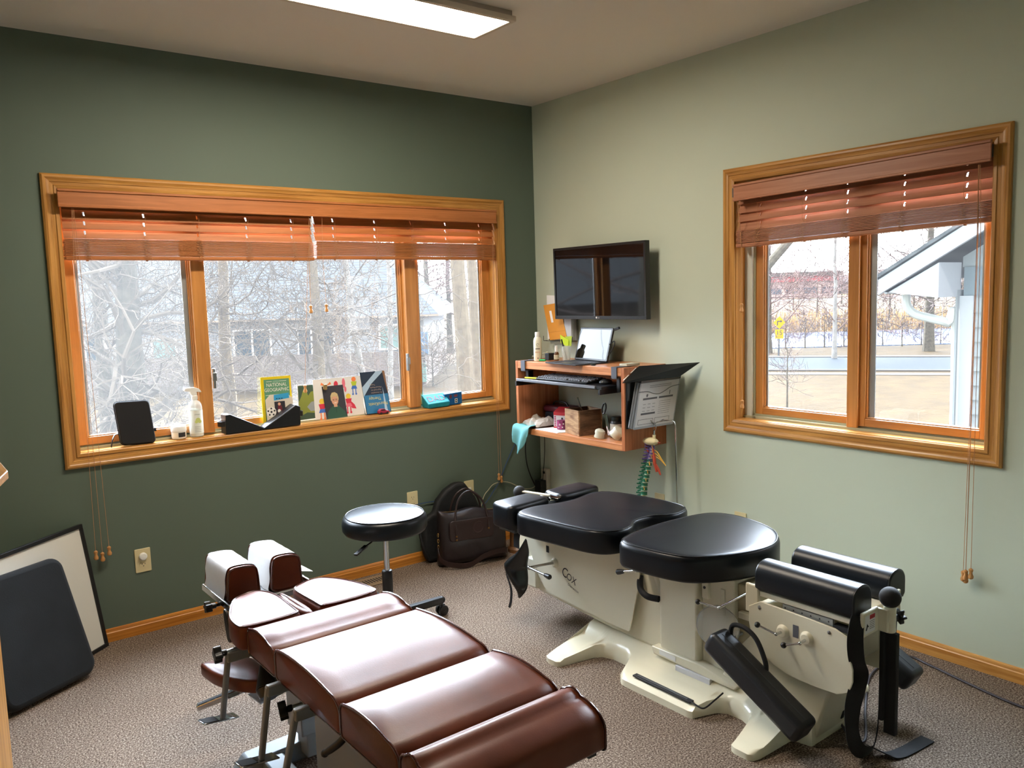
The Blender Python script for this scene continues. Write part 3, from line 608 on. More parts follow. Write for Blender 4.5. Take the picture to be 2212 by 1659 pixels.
n.links.new(tc.outputs['Object'], wv.inputs[0]); n.links.new(wv.outputs[0], r_.inputs[0]); n.links.new(r_.outputs[0], b.inputs['Base Color']); b.inputs['Roughness'].default_value = .9; b.inputs['Specular IOR Level'].default_value = .03
mb.build('roof', m_sh, t, smooth=False)
mb = MB(); mb.obox(E((xa + xb) / 2, f + D / 2, .99), R2 * ((xb - xa) / 2 + ov), F2 * (D / 2 + ov), (0, 0, .03)); mb.build('soffit', MO('tan_fascia', '8c7a68', .8), t, smooth=False)
def hwin(pa, pb, z0, z1, col, mull=True):
    a, b_ = HR(pa), HR(pb); fr = (E(0, f - .04, 0), R2, (0, 0, 1), -F2)
    mb = MB(); w_ = .06
    for q in ((a - w_, z0 - w_, b_ + w_, z0), (a - w_, z1, b_ + w_, z1 + w_), (a - w_, z0, a, z1), (b_, z0, b_ + w_, z1)) + (((((a + b_) / 2 - .03), z0, (a + b_) / 2 + .03, z1),) if mull else ()):
        mb.prism([(q[0], q[1]), (q[2], q[1]), (q[2], q[3]), (q[0], q[3])], fr, 0, .05)
    o = mb.build('window', m_white, t, smooth=False)
    mb = MB(); mb.rect(a, z0, b_, z1, fr, .02); mb.build('pane', col, o, smooth=False)
gl = MO('house_glass', '2e383e', .15); glg = MO('green_glass', '647a72', .2)
hwin(512, 588, -.88, .62, gl); hwin(650, 676, -.78, .66, gl, False); hwin(694, 724, -.78, .66, gl, False); hwin(336, 384, -.45, .42, glg, False); hwin(826, 864, -.1, .66, glg, False)
hwin(150, 230, -.5, .55, gl)
for (px, z0, z1, w_, col, lb) in ((915, -.36, .42, .22, '57718c', 'blue grey utility meter box'), (906, -1.28, -.62, .26, '668578', 'pale green utility cabinet')):
    a = HR(px); o = tag(MB().obox(E(a, f - .18, (z0 + z1) / 2), R2 * w_, F2 * .12, (0, 0, (z1 - z0) / 2)).build('utility_box', MO('utility', col, .6), None, bevel=.02), lb + ' on the corner of the neighbouring house', 'utility box')
# ---- the white gabled wing outside the right window
XG = 3.2; XWALL = 3.62
t = thing('gabled_wing', 'white sided gable end of the next wing, seen at the right of the right window', 'building', (XWALL, -2.5, GZ))
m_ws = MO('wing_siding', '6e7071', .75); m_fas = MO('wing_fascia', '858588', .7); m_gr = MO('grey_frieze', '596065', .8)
SL = .585
def rake(y): return 1.60 + (-.575 - y) * SL       # top of the rake board
yr = -4.6
# siding: lapped boards facing -x
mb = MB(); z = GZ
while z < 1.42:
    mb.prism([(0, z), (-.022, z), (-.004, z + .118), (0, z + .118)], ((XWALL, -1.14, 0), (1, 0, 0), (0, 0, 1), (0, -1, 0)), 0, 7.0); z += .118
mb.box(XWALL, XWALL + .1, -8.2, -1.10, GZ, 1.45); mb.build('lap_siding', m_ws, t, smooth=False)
mb = MB(); mb.box(XWALL - .03, XWALL + .1, -1.16, -1.055, GZ, 1.45); mb.build('corner_board', m_fas, t, smooth=False)
mb = MB(); mb.box(XWALL - .02, XWALL + .1, -8.2, -1.08, 1.45, 1.68); mb.build('frieze_board', m_gr, t, smooth=False)
mb = MB(); mb.prism([(-1.06, 1.68), (-8.1, 1.68), (yr, rake(yr) - .12), (-1.06, rake(-1.06) - .12)], ((XWALL, 0, 0), (0, 1, 0), (0, 0, 1), (1, 0, 0)), 0, .08); mb.build('gable_infill', m_ws, t, smooth=False)
mb = MB(); mb.prism([(-.575, 1.60), (-.575, 1.475), (yr, rake(yr) - .16), (yr, rake(yr))], ((XG, 0, 0), (0, 1, 0), (0, 0, 1), (1, 0, 0)), 0, .035)
mb.prism([(-8.6, 1.60), (-8.6, 1.475), (yr, rake(yr) - .16), (yr, rake(yr))], ((XG, 0, 0), (0, 1, 0), (0, 0, 1), (1, 0, 0)), 0, .035)
mb.build('rake_board', m_fas, t, smooth=False)
mb = MB(); mb.prism([(-.60, 1.50), (-1.05, 1.445), (-1.05, 1.72), (-.62, 1.48)], ((XG + .03, 0, 0), (0, 1, 0), (0, 0, 1), (1, 0, 0)), 0, .39); mb.build('eave_return', m_fas, t, smooth=False)
mb = MB(); mb.prism([(-.55, 1.60), (-.55, 1.63), (yr, rake(yr) + .03), (-8.7, 1.63), (-8.7, 1.6), (yr, rake(yr) - .01)], ((XG - .02, 0, 0), (0, 1, 0), (0, 0, 1), (1, 0, 0)), 0, 9); mb.build('roof', m_sh, t, smooth=False)
mb = MB(); mb.box(XG + .35, XG + 9, -1.055, -1.04, GZ, 1.5); mb.build('side_wall', m_ws, t, smooth=False)
mb = MB(); mb.tube(spline([V(3.42, -.70, 1.47), V(3.42, -.71, 1.38), V(3.45, -.76, 1.31), V(3.50, -.87, 1.27), V(3.56, -.98, 1.23), V(3.6, -1.03, 1.15), V(3.6, -1.035, GZ)], 6), .036, 10); mb.build('downspout', MO('downspout', '8f8f8c', .5), t)

# what stands outside to the left of the wide window (seen only as the wall screen's reflection)
def Q(d, s_=0): return V(-1.4, 0, 0) + V(-.61, .79, 0) * d + V(.79, .61, 0) * s_
t = thing('grey_roofed_house', 'grey roofed house mirrored in the dark wall screen, out of direct sight', 'house', Q(22) + V(0, 0, GZ))
a_ = V(.79, .61, 0); b_ = V(-.61, .79, 0)
mb = MB(); mb.obox(Q(22) + V(0, 0, -.2), a_ * 9, b_ * 4, (0, 0, 1.2)); mb.build('wall', MO('tan_wall', '6a5c4c', .9), t, smooth=False)
mb = MB(); e0 = [Q(17.4, -9.6), Q(17.4, 9.6), Q(26.6, 9.6), Q(26.6, -9.6)]; mb.add([p + V(0, 0, .95) for p in e0] + [Q(22, -9.6) + V(0, 0, 4.6), Q(22, 9.6) + V(0, 0, 4.6)], [(0, 1, 5, 4), (2, 3, 4, 5), (1, 2, 5), (3, 0, 4), (3, 2, 1, 0)]); mb.build('roof', m_sh, t, smooth=False)
tree('big limbed bare tree mirrored in the dark wall screen, out of direct sight', Q(9, -1.4) + V(0, 0, GZ), 6.5, .16, 301, (bark, twigd), lev=4, nb=16, start=.2, bl=3.6, curl=.25, up_=.05)
# ================================================================== things on the sill of the wide window
SZ = WZ0 + .0035
# zippered case, leaning a little
t = thing('zippered_case', 'black zippered fabric case with wrist loop at the left end of the sill', 'case', (-2.455, .04, SZ))
sl = .012 / .2; fr = ((-2.455, .018, SZ + .004), (1, 0, -.03), (-.075, .09, .995), (0, -1, .09))
m_case = M('woven_case', '17191d', .85, bump=(900, .35, .001))
mb = MB(); mb.prism(rrect(-.077, 0, .077, .205, .020), fr, -.020, .012); mb.build('body', m_case, t, bevel=.006, seg=3)
mb = MB(); P_ = [V(*fr[0]) + V(*fr[1]) * u + V(*fr[2]) * v + V(*fr[3]) * -.004 for u, v in rrect(-.0785, -.0015, .0785, .2065, .021)]; mb.tube(P_, .0016, 6, closed=True); mb.build('zip', m_blackm, t)
mb = MB(); mb.ribbon(spline([V(-2.535, .030, SZ + .060), V(-2.553, .022, SZ + .060), V(-2.568, .010, SZ + .040), V(-2.578, .003, SZ + .006)], 6), (0, 1, .2), .010, .003); mb.build('wrist_loop', m_black, t)
mb = MB(); mb.box(-2.381, -2.373, .010, .024, SZ + .055, SZ + .072); mb.build('zip_pull', m_black, t, bevel=.001)
# white jar
t = thing('cream_jar', 'squat white lidded jar with a dark label, beside the spray bottle', 'jar', (-2.262, .046, SZ))
c = (-2.262, .046, SZ); mb = MB(); mb.lathe([(.0, 0), (.028, 0), (.033, .004), (.0345, .012), (.0345, .036), (.031, .040)], c, n=36); mb.build('pot', M('jar_white', 'ecece6', .3), t)
mb = MB(); mb.lathe([(.036, .037), (.0365, .042), (.0365, .056), (.034, .063), (.026, .068), (0, .0685)], c, n=36); mb.build('lid', M('jar_lid', 'f2f2ee', .3), t)
mb = MB(); vs_ = []; n_ = 8
for k in range(n_ + 1): a = math.radians(-108 + 60 * k / n_); vs_ += [V(c[0] + .0350 * math.cos(a), c[1] + .035 * math.sin(a), SZ + .011), V(c[0] + .035 * math.cos(a), c[1] + .035 * math.sin(a), SZ + .033)]
mb.add(vs_, [(2 * k, 2 * k + 2, 2 * k + 3, 2 * k + 1) for k in range(n_)]); mb.build('label_band', m_ink, t)
# spray bottle
c = V(-2.176, .046, SZ)
t = thing('spray_bottle', 'tall translucent spray bottle with a white trigger head and pale label on the sill', 'spray bottle', c)
m_clear = M('clear_plastic', 'f2f6f4', .12, trans=.0, alpha=.45); m_liq = M('milky_liquid', 'dfe6da', .2, alpha=.75)
mb = MB(); mb.lathe([(0, 0), (.028, 0), (.033, .005), (.0335, .03), (.0335, .145), (.031, .160), (.024, .173), (.014, .181), (.0125, .186), (.0125, .196)], c, n=36); mb.build('bottle', m_clear, t)
mb = MB(); mb.lathe([(0, .003), (.030, .004), (.0318, .01), (.0318, .140), (0, .140)], c, n=30); mb.build('liquid', m_liq, t)
mb = MB(); vs_ = []; n_ = 12
for k in range(n_ + 1): a = math.radians(-175 + 150 * k / n_); vs_ += [c + V(.0339 * math.cos(a), .0339 * math.sin(a), z) for z in (.018, .132)]
mb.add(vs_, [(2 * k, 2 * k + 2, 2 * k + 3, 2 * k + 1) for k in range(n_)]); lb = mb.build('label', M('label_white', 'e6ebe4', .6), t)
fr = (c + V(-.004, -.0346, 0), (1, 0, 0), (0, 0, 1), (0, -1, 0)); mb = MB(); mb.disc(.004, .085, .012, fr, 0, 14); mb.disc(-.004, .078, .008, fr, .0001, 10); mb.disc(.012, .078, .008, fr, .0001, 10); mb.build('leaf_print', M('yellow_green', 'c3cc7a', .7), lb, smooth=False)
mb = MB()
for k in range(6): mb.rect(-.010 + k * .0042, .112, -.0075 + k * .0042, .1155, fr, .0003)
for k in range(4): mb.rect(-.014, .052 - k * .008, .016, .0535 - k * .008, fr, .0003)
mb.build('label_text', M('label_grey', '8a9490', .7), lb, smooth=False)
mb = MB(); mb.lathe([(.0155, .184), (.0155, .204), (.011, .208)], c, n=20)
mb.prism([(-.050, .236), (-.046, .246), (.000, .246), (.022, .238), (.034, .222), (.032, .218), (.010, .222), (.012, .208), (-.012, .206), (-.018, .214), (-.022, .226), (-.048, .230)], (c, (1, .1, 0), (0, 0, 1), (-.1, 1, 0)), -.010, .010)
mb.build('trigger_head', m_white, t, bevel=.003)
mb = MB(); mb.tube([c + V(0, 0, .19), c + V(.006, 0, .01)], .0028, 6); mb.build('dip_tube', m_white, t)
# V-shaped black block
t = thing('wedge_block', 'black V shaped padded vinyl block with a strap loop at each end, on the sill', 'wedge pillow', (-1.852, .03, SZ))
m_wv = M('wedge_vinyl', '101114', .38, bump=(300, .1))
mb = MB(); mb.prism([(-2.052, SZ), (-1.852, SZ), (-1.850, SZ + .008), (-2.026, SZ + .100), (-2.048, SZ + .098)], ((0, 0, 0), (1, 0, 0), (0, 0, 1), (0, 1, 0)), -.014, .060); mb.build('wedge', m_wv, t, bevel=.005, seg=3)
mb = MB(); mb.prism([(-1.852, SZ), (-1.655, SZ + .002), (-1.652, SZ + .100), (-1.678, SZ + .112), (-1.853, SZ + .010)], ((0, 0, 0), (1, 0, 0), (0, 0, 1), (0, 1, 0)), -.014, .060); mb.build('wedge', m_wv, t, bevel=.005, seg=3)
for s_, x, z in ((-1, -2.052, SZ + .052), (1, -1.655, SZ + .060)):
    mb = MB(); pts = [V(x + s_ * (.022 * math.cos(a) + .004), .020 + .024 * math.sin(a), z) for a in [math.radians(-100 + 200 * k / 12) for k in range(13)]]; mb.ribbon(pts, (0, 0, 1), .026, .003); mb.build('strap_loop', m_black, t)
# flat papers: frames given by bottom-left, bottom-right, top-left
def sheet_fr(bl, br, tl):
    bl, br, tl = V(*bl), V(*br), V(*tl); eu = br - bl; ev = tl - bl; w_, h_ = eu.length, ev.length; en = eu.cross(ev).normalized()
    return (bl, eu / w_, ev / h_, en), w_, h_
c_navy = C('cover_navy', '22344a'); c_blue = C('cover_blue', '2378ac', .35); c_lblue = C('pale_blue_streak', 'a8c4dc', .4); c_gold = C('gold_text', 'c8b870')
c_green = C('cover_green', '5c9272', .4); c_yel = C('cover_yellow', 'dcc418', .4); c_wht = C('white_ink', 'eceae4'); c_hair = C('blond_hair', 'cbb88a'); c_skin = C('printed_skin', 'd8a488'); c_dark = C('photo_backdrop', '34343c', .35); c_shirt = C('green_shirt', '2e5a4c', .5)
c_orange = C('orange_marker', 'f08850'); c_pink = C('pink_marker', 'e8788c'); c_redm = C('red_marker', 'd83850'); c_bluem = C('blue_marker', '4878d0'); c_yg = C('lime_marker', 'b8c838'); c_ym = C('yellow_marker', 'f0d048'); c_meadow = C('meadow', '8a9440'); c_forest = C('forest', '3c5444'); c_tail = C('grey_print', '98a0a4')
c_sky = C('sticker_blue', '2e9cd0'); c_beige = C('card_beige', 'd8d0c0'); c_terr = C('terracotta', '8c6a50')
fr, w_, h_ = sheet_fr((-1.828, .064, .927), (-1.662, .064, .925), (-1.822, .086, 1.170))
t = thing('magazine', 'yellow bordered magazine with a green cover leaning on the window behind the V block', 'magazine', (-1.745, .066, .925))
mb = MB(); mb.prism([(0, 0), (w_, 0), (w_, h_), (0, h_)], fr, -.005, 0); mb.use(1); mb.rect(.016, .012, w_ - .010, h_ - .014, fr, .0004)
mb.use(2); mb.text('NATIONAL', w_ / 2 + .002, h_ - .052, .026, fr, .0009, sx=.85); mb.text('GEOGRAPHIC', w_ / 2 + .002, h_ - .078, .0265, fr, .0009, sx=.82); mb.rect(.03, h_ - .026, .06, h_ - .024, fr, .0008); mb.rect(.10, h_ - .026, .14, h_ - .024, fr, .0008); mb.rect(.022, h_ - .098, .07, h_ - .096, fr, .0008)
mb.use(3); mb.disc(w_ / 2, h_ - .026, .02, fr, .0008, 14, .006)
mb.build('cover', [c_yel, c_green, c_wht, C('cover_dim', '7ba890')], t, smooth=False)
fr, w_, h_ = sheet_fr((-1.812, .046, .918), (-1.664, .046, .916), (-1.812, .060, 1.078))
t = thing('photo_card', 'cream card with a soccer ball and player photo, propped on the yellow magazine', 'card', (-1.74, .05, .918))
mb = MB(); k = .026; mb.prism([(k, 0), (w_ - k, 0), (w_, k), (w_, h_ - k), (w_ - k, h_), (k, h_), (0, h_ - k), (0, k)], fr, -.0015, 0); mb.use(1); mb.rect(.046, .04, .104, .122, fr, .0005)
mb.use(2); mb.disc(.072, .108, .008, fr, .0011); mb.use(3); mb.flat([(.06, .06), (.09, .06), (.084, .10), (.064, .10)], fr, .0009); mb.use(4); mb.disc(.069, .072, .009, fr, .0014)
mb.disc(.026, .070, .0265, fr, .0006, 20); mb.use(5)
for a in range(5): mb.disc(.026 + .018 * math.cos(a * 1.2566 + .3), .070 + .018 * math.sin(a * 1.2566 + .3), .0055, fr, .0010, 5)
mb.disc(.026, .070, .0065, fr, .001, 5); mb.use(6); mb.flat([(.045, .128), (.130, .136), (.128, .164), (.046, .158)], fr, .0013); mb.use(5)
for q in (.056, .070, .084): mb.rect(q, .135, q + .009, .139, fr, .0018)
mb.build('card', [c_beige, c_dark, c_skin, C('maroon', '6e2430'), c_wht, m_ink, c_sky], t, smooth=False)
fr, w_, h_ = sheet_fr((-1.634, .058, .921), (-1.520, .058, .922), (-1.624, .080, 1.110))
t = thing('landscape_photo', 'photo print of yellow green meadow and dark trees, left of the crayon drawing', 'photo', (-1.58, .06, .92))
mb = MB(); mb.prism([(0, 0), (w_, 0), (w_, h_), (0, h_)], fr, -.001, 0); mb.use(1); mb.rect(.003, .004, w_ - .003, h_ - .003, fr, .0004)
mb.use(2); mb.flat([(.003, .005), (w_ - .003, .005), (w_ - .003, .155), (.075, .15), (.06, .13), (.05, .155), (.03, .16), (.02, .13), (.003, .10)], fr, .0008)
mb.use(3); mb.flat([(.05, .07), (.075, .095), (.105, .098), (.105, .045), (.07, .045)], fr, .0012); mb.use(1); mb.flat([(.003, .005), (w_ - .003, .005), (w_ - .003, .03), (.05, .04), (.003, .02)], fr, .0012)
mb.build('print', [m_paper, c_forest, c_meadow, c_tail], t, smooth=False)
fr, w_, h_ = sheet_fr((-1.541, .054, .916), (-1.243, .054, .917), (-1.536, .076, 1.133))
t = thing('crayon_drawing', 'large white child drawing with pink wings and little marker figures on the sill', 'drawing', (-1.39, .056, .915))
mb = MB(); mb.prism([(0, 0), (w_, 0), (w_, h_), (0, h_)], fr, -.0012, 0)
d = .0005
def fig(cx, cz, s, head, top, bot, legs):
    global d
    mb.use(head); mb.disc(cx, cz + .036 * s, .014 * s, fr, d, 12); mb.use(top); mb.flat([(cx - .012 * s, cz), (cx + .012 * s, cz), (cx + .018 * s, cz + .024 * s), (cx - .018 * s, cz + .024 * s)], fr, d + .0003)
    mb.use(bot); mb.flat([(cx - .019 * s, cz - .018 * s), (cx + .019 * s, cz - .018 * s), (cx + .012 * s, cz), (cx - .012 * s, cz)], fr, d + .0004); mb.use(legs)
    for q in (-1, 1): mb.rect(cx + q * .009 * s - .003 * s, cz - .045 * s, cx + q * .009 * s + .003 * s, cz - .018 * s, fr, d + .0002); mb.disc(cx + q * .010 * s, cz - .047 * s, .006 * s, fr, d + .0004, 8)
fig(.045, .055, 1.15, 3, 1, 4, 2); fig(.245, .165, 1.0, 2, 5, 4, 4); fig(.205, .070, 1.1, 3, 1, 6, 1)
mb.use(1); mb.disc(.135, .183, .013, fr, d, 14, .018); mb.flat([(.20, .10), (.24, .06), (.25, .035), (.225, .04), (.20, .07)], fr, d)
mb.use(6); mb.disc(.182, .185, .010, fr, d, 14, .027); mb.disc(.190, .150, .007, fr, d + .0002, 14, .016); mb.use(2)
for a in (-1, 1): mb.flat([(.075, .178), (.075 + a * .026, .200), (.075 + a * .032, .186)], fr, d); mb.flat([(.075, .178), (.075 + a * .026, .168), (.075 + a * .020, .160)], fr, d)
mb.build('paper_sheet', [m_paper, c_redm, c_orange, c_ym, c_bluem, c_yg, c_pink], t, smooth=False)
fr, w_, h_ = sheet_fr((-1.478, .046, .913), (-1.352, .046, .914), (-1.488, .068, 1.092))
t = thing('portrait_photo', 'school portrait print of a blond child in a green shirt, clipped over the drawing', 'photo', (-1.42, .05, .913))
mb = MB(); mb.prism([(0, 0), (w_, 0), (w_, h_), (0, h_)], fr, -.001, 0); mb.use(1)
mb.flat([(.006, .0), (.121, .0), (.116, .032), (.100, .050), (.080, .070), (.050, .070), (.030, .058), (.012, .035)], fr, .0005); mb.use(2)
mb.rect(.054, .062, .074, .082, fr, .0009); mb.disc(.064, .098, .020, fr, .0011, 20, .026); mb.use(3)
mb.flat([(.040, .100), (.041, .125), (.052, .142), (.070, .144), (.084, .134), (.088, .112), (.086, .096), (.081, .108), (.078, .118), (.060, .122), (.048, .116), (.045, .098)], fr, .0014); mb.use(4)
for q in (.056, .073): mb.flat([(q - .007, .098), (q + .007, .098), (q + .007, .0995), (q - .007, .0995)], fr, .0018); mb.flat([(q - .007, .105), (q + .007, .105), (q + .007, .1062), (q - .007, .1062)], fr, .0018); mb.disc(q, .102, .002, fr, .0018, 6)
mb.use(5); mb.flat([(.056, .086), (.073, .087), (.070, .083), (.059, .083)], fr, .0018); mb.use(6); mb.rect(.063, .030, .0655, .066, fr, .0009)
mb.build('print', [c_dark, c_shirt, c_skin, c_hair, m_ink, c_wht, C('shirt_placket', '23453a')], t, smooth=False)
o = MB().prism(rrect(-.010, -.016, .010, .016, .007), ((-1.474, .058, 1.090), (1, 0, 0), (0, 0, 1), (0, -1, 0)), -.006, .010).build('binder_clip', M('gold_clip', 'c8a878', .25, metal=.9), None, bevel=.002)
tag(o, 'small gold clip holding the top corner of the blond child portrait', 'clip')
fr, w_, h_ = sheet_fr((-1.236, .040, .9125), (-1.078, .040, .913), (-1.250, .078, 1.150))
t = thing('book', 'blue covered therapy book standing upside down beside the red toy car', 'book', (-1.16, .045, .912))
mb = MB(); mb.prism([(0, 0), (w_, 0), (w_, h_), (0, h_)], fr, -.020, -.018); mb.prism([(0, 0), (w_, 0), (w_, h_), (0, h_)], fr, -.0015, 0)
mb.use(1); mb.rect(.003, .003, w_ - .003, .108, fr, .0004); mb.use(2); mb.flat([(0, h_ - .14), (.0, h_ - .085), (w_ - .055, h_), (w_ - .005, h_), (.06, h_ - .07)], fr, .0006); mb.flat([(.118, .003), (.137, .003), (.128, .15)], fr, .0006)
mb.use(3); mb.text('NeuroKinetic', .082, .062, .027, fr, .001, rot=math.pi, sx=.82); mb.text('Therapy', .068, .094, .026, fr, .001, rot=math.pi, sx=.9)
mb.use(5)
for i, s_ in enumerate(('An Innovative', 'Approach to', 'Manual Muscle', 'Testing')): mb.text(s_, .085 - (.02 if i == 3 else 0), .122 + i * .0155, .0125, fr, .001, rot=math.pi)
mb.use(4); mb.flat([(w_ - .016, h_), (w_, h_), (w_, h_ - .13), (w_ - .004, h_ - .13)], fr, .0007)
cv = mb.build('cover', [c_navy, c_blue, c_lblue, C('gold_title', 'd8d070'), c_terr, C('buff_text', 'b8a090')], t, smooth=False)
mb = MB(); mb.prism([(.002, .002), (w_ - .002, .002), (w_ - .002, h_ - .002), (.002, h_ - .002)], fr, -.018, -.0015); mb.build('pages', C('page_edges', 'c8c0b0'), t, smooth=False)
# toy car
t = thing('toy_car', 'tiny red toy car parked on the sill in front of the blue book', 'toy car', (-1.145, .014, SZ))
fr = ((-1.145, .014, SZ), (1, 0, 0), (0, 0, 1), (0, -1, 0))
mb = MB(); mb.prism([(-.032, .006), (.032, .006), (.034, .014), (.030, .019), (.014, .021), (.006, .030), (-.020, .031), (-.028, .022), (-.033, .020)], fr, -.012, .012); mb.build('body', M('car_red', 'a8183c', .3, coat=.5), t, bevel=.0015)
mb = MB(); mb.prism([(-.021, .0215), (.009, .0215), (.004, .028), (-.018, .0285)], fr, -.0124, .0124); mb.build('side_windows', m_black, t, smooth=False)
for x in (-.020, .020):
    for y in (-.012, .012): mb = MB(); mb.cyl(V(-1.145 + x, .014 + y - .003, SZ + .0065), V(-1.145 + x, .014 + y + .003, SZ + .0065), .0065, n=14); mb.build('wheel', m_black, t)
# painted boxes
m_teal = M('teal_paint', '1f8894', .6, spec=.2, var=(40, .15)); m_dblue = M('deep_blue_paint', '175a94', .6, spec=.2, var=(40, .12)); m_let = M('maroon_paint', '6a3440', .6)
t = thing('painted_box', 'hand painted teal box with DAD in maroon letters on its sloping front', 'box', (-.795, .02, SZ))
bx_ = [V(-.850, -.012, SZ + .001), V(-.712, -.012, SZ + .003), V(-.705, .055, SZ + .003), V(-.858, .055, SZ + .001), V(-.862, -.016, SZ + .026), V(-.706, -.016, SZ + .030), V(-.708, .050, SZ + .082), V(-.868, .050, SZ + .080)]
mb = MB(); mb.add(bx_, [(0, 1, 5, 4), (1, 2, 6, 5), (2, 3, 7, 6), (3, 0, 4, 7), (4, 5, 6, 7), (3, 2, 1, 0)]); mb.build('box', m_teal, t, bevel=.004)
fr2 = (bx_[4], (bx_[5] - bx_[4]).normalized(), (bx_[7] - bx_[4]).normalized(), (bx_[5] - bx_[4]).cross(bx_[7] - bx_[4]).normalized()); mb = MB(); mb.text('DAD', .078, .020, .060, fr2, .0012, sx=.95); mb.build('lettering', m_let, t, smooth=False)
t = thing('painted_box', 'hand painted deep blue box with a small white framed picture, right of the teal box', 'box', (-.655, .035, SZ))
fr = ((-.722, .016, SZ), (1, 0, .03), (0, 0, 1), (0, -1, 0)); mb = MB(); mb.prism([(0, 0), (.124, 0), (.124, .074), (0, .072)], fr, -.060, 0); mb.build('box', m_dblue, t, bevel=.002)
mb = MB(); mb.rect(.070, .010, .090, .036, fr, .0006); mb.use(1); mb.rect(.073, .013, .087, .033, fr, .0009); mb.use(0); mb.disc(.080, .023, .004, fr, .0012, 8); mb.use(2); mb.disc(.040, .052, .011, fr, .0008, 8, .013); mb.disc(.078, .054, .015, fr, .0008, 9, .009); mb.build('picture', [c_wht, m_ink, m_let], t, smooth=False)
# ================================================================== framed board and black pad at the far left
t = thing('framed_board', 'white board in a slim black frame leaning in the corner behind the black pad', 'framed board', (-2.9, -.25, 0))
dv = V(-.775, -.632, 0); bl = V(-2.672, -.046, 0); tp = V(-2.735, -.016, .585); ev = (tp - bl); hh = ev.length; ev.normalize(); en = ev.cross(dv).normalized(); en = en if en.y < 0 or en.x > 0 else -en
en = dv.cross(ev).normalized(); en = -en if en.dot(CAM - bl) < 0 else en
fr = (bl, dv, ev, en); ww = .66
mb = MB(); f_ = .017
for q in ((0, 0, ww, f_), (0, hh - f_, ww, hh), (0, f_, f_, hh - f_), (ww - f_, f_, ww, hh - f_)): mb.prism([(q[0], q[1]), (q[2], q[1]), (q[2], q[3]), (q[0], q[3])], fr, -.012, .008)
mb.build('frame', m_black, t, bevel=.0015, smooth=False)
mb = MB(); mb.prism([(f_, f_), (ww - f_, f_), (ww - f_, hh - f_), (f_, hh - f_)], fr, -.006, 0); mb.build('board', M('board_white', 'd8d8d0', .5), t, smooth=False)
t = thing('black_pad', 'thick black suede cushion pad leaning on the white framed board', 'pad', (-2.95, -.40, 0))
bl = V(-2.792, -.300, .002); dv = V(-.86, -.51, 0).normalized(); tp = V(-2.880, -.150, .497); ev = (tp - bl); hh = ev.length; ev.normalize(); en = dv.cross(ev).normalized(); en = -en if en.dot(CAM - bl) < 0 else en
fr = (bl, dv, ev, en); mb = MB(); mb.prism(rrect(0, 0, .42, .52, .055, 8), fr, .004, .060); mb.build('cushion', M('black_suede', '171b1e', .8, spec=.25, var=(6, .3), bump=(200, .2), sheen=.1), t, bevel=.022, seg=4)
mb = MB(); mb.prism(rrect(.015, .015, .405, .505, .05, 6), fr, -.006, .006); mb.build('backing_board', m_greyd, t)
# ================================================================== stool
c = V(-1.610, -.800, 0)
t = thing('rolling_stool', 'round black vinyl rolling stool with a chrome column, behind the brown table', 'stool', c)
mb = MB(); R_ = .195; prof = [(0, .492), (R_ - .03, .492), (R_ - .008, .497), (R_, .510), (R_ + .002, .535), (R_ - .001, .556), (R_ - .008, .567), (R_ - .018, .573)]
prof += [(R_ * (1 - k / 8) - .022 * (1 - k / 8), .575 + .013 * (1 - (1 - k / 8) ** 2.2)) for k in range(0, 8)] + [(0, .588)]
mb.lathe(prof, c, n=64); st = mb.build('seat', m_vin, t, ang=60)
mb = MB(); mb.tube([c + V(math.cos(a) * (R_ - .016), math.sin(a) * (R_ - .016), .574) for a in [k * math.pi / 32 for k in range(64)]], .0028, 8, closed=True); mb.build('piping', m_vin2, st)
mb = MB(); mb.box(c.x - .07, c.x + .07, c.y - .07, c.y + .07, .482, .493); mb.build('mounting_plate', m_black, t)
mb = MB(); mb.cyl(c + V(0, 0, .30), c + V(0, 0, .485), .0135, n=24); mb.build('gas_strut', m_chrome, t)
mb = MB(); mb.lathe([(.024, .085), (.025, .30), (.022, .304), (.014, .306)], c, n=28); mb.build('column', m_black, t)
mb = MB(); a = c + V(-.05, -.02, .485); b_ = c + V(-.150, -.075, .462); mb.tube([a, (a + b_) / 2 + V(0, 0, -.006), b_], .004, 8); mb.bar(b_ + V(.015, .008, .002), b_ + V(-.055, -.022, -.018), .020, .009); mb.build('height_lever', m_black, t, bevel=.003)
mb = MB(); mb.lathe([(0, .060), (.036, .060), (.04, .075), (.04, .105), (.028, .112), (0, .113)], c, n=28); mb.build('hub', m_black, t)
for k in range(5):
    a = math.radians(2 + 72 * k); d = V(math.cos(a), math.sin(a), 0); e_ = c + d * .30
    mb = MB(); mb.bar(c + d * .03 + V(0, 0, .085), e_ + V(0, 0, .080), .036, .034); mb.sphere(e_ + V(0, 0, .080), .0185, 12); l_ = mb.build('leg', m_black, t, bevel=.005)
    mb = MB(); s_ = d.cross(V(0, 0, 1)); w0 = e_ + V(0, 0, .026) + V(math.cos(a + 1), math.sin(a + 1), 0) * .010
    for q in (-1, 1): mb.cyl(w0 + s_ * q * .007, w0 + s_ * q * .021, .026, n=22)
    mb.cyl(w0 - s_ * .022, w0 + s_ * .022, .006, n=10); mb.cyl(e_ + V(0, 0, .03), e_ + V(0, 0, .075), .006, n=8); mb.box(w0.x - .012, w0.x + .012, w0.y - .012, w0.y + .012, .042, .056); mb.build('caster', m_black, l_, bevel=.002)
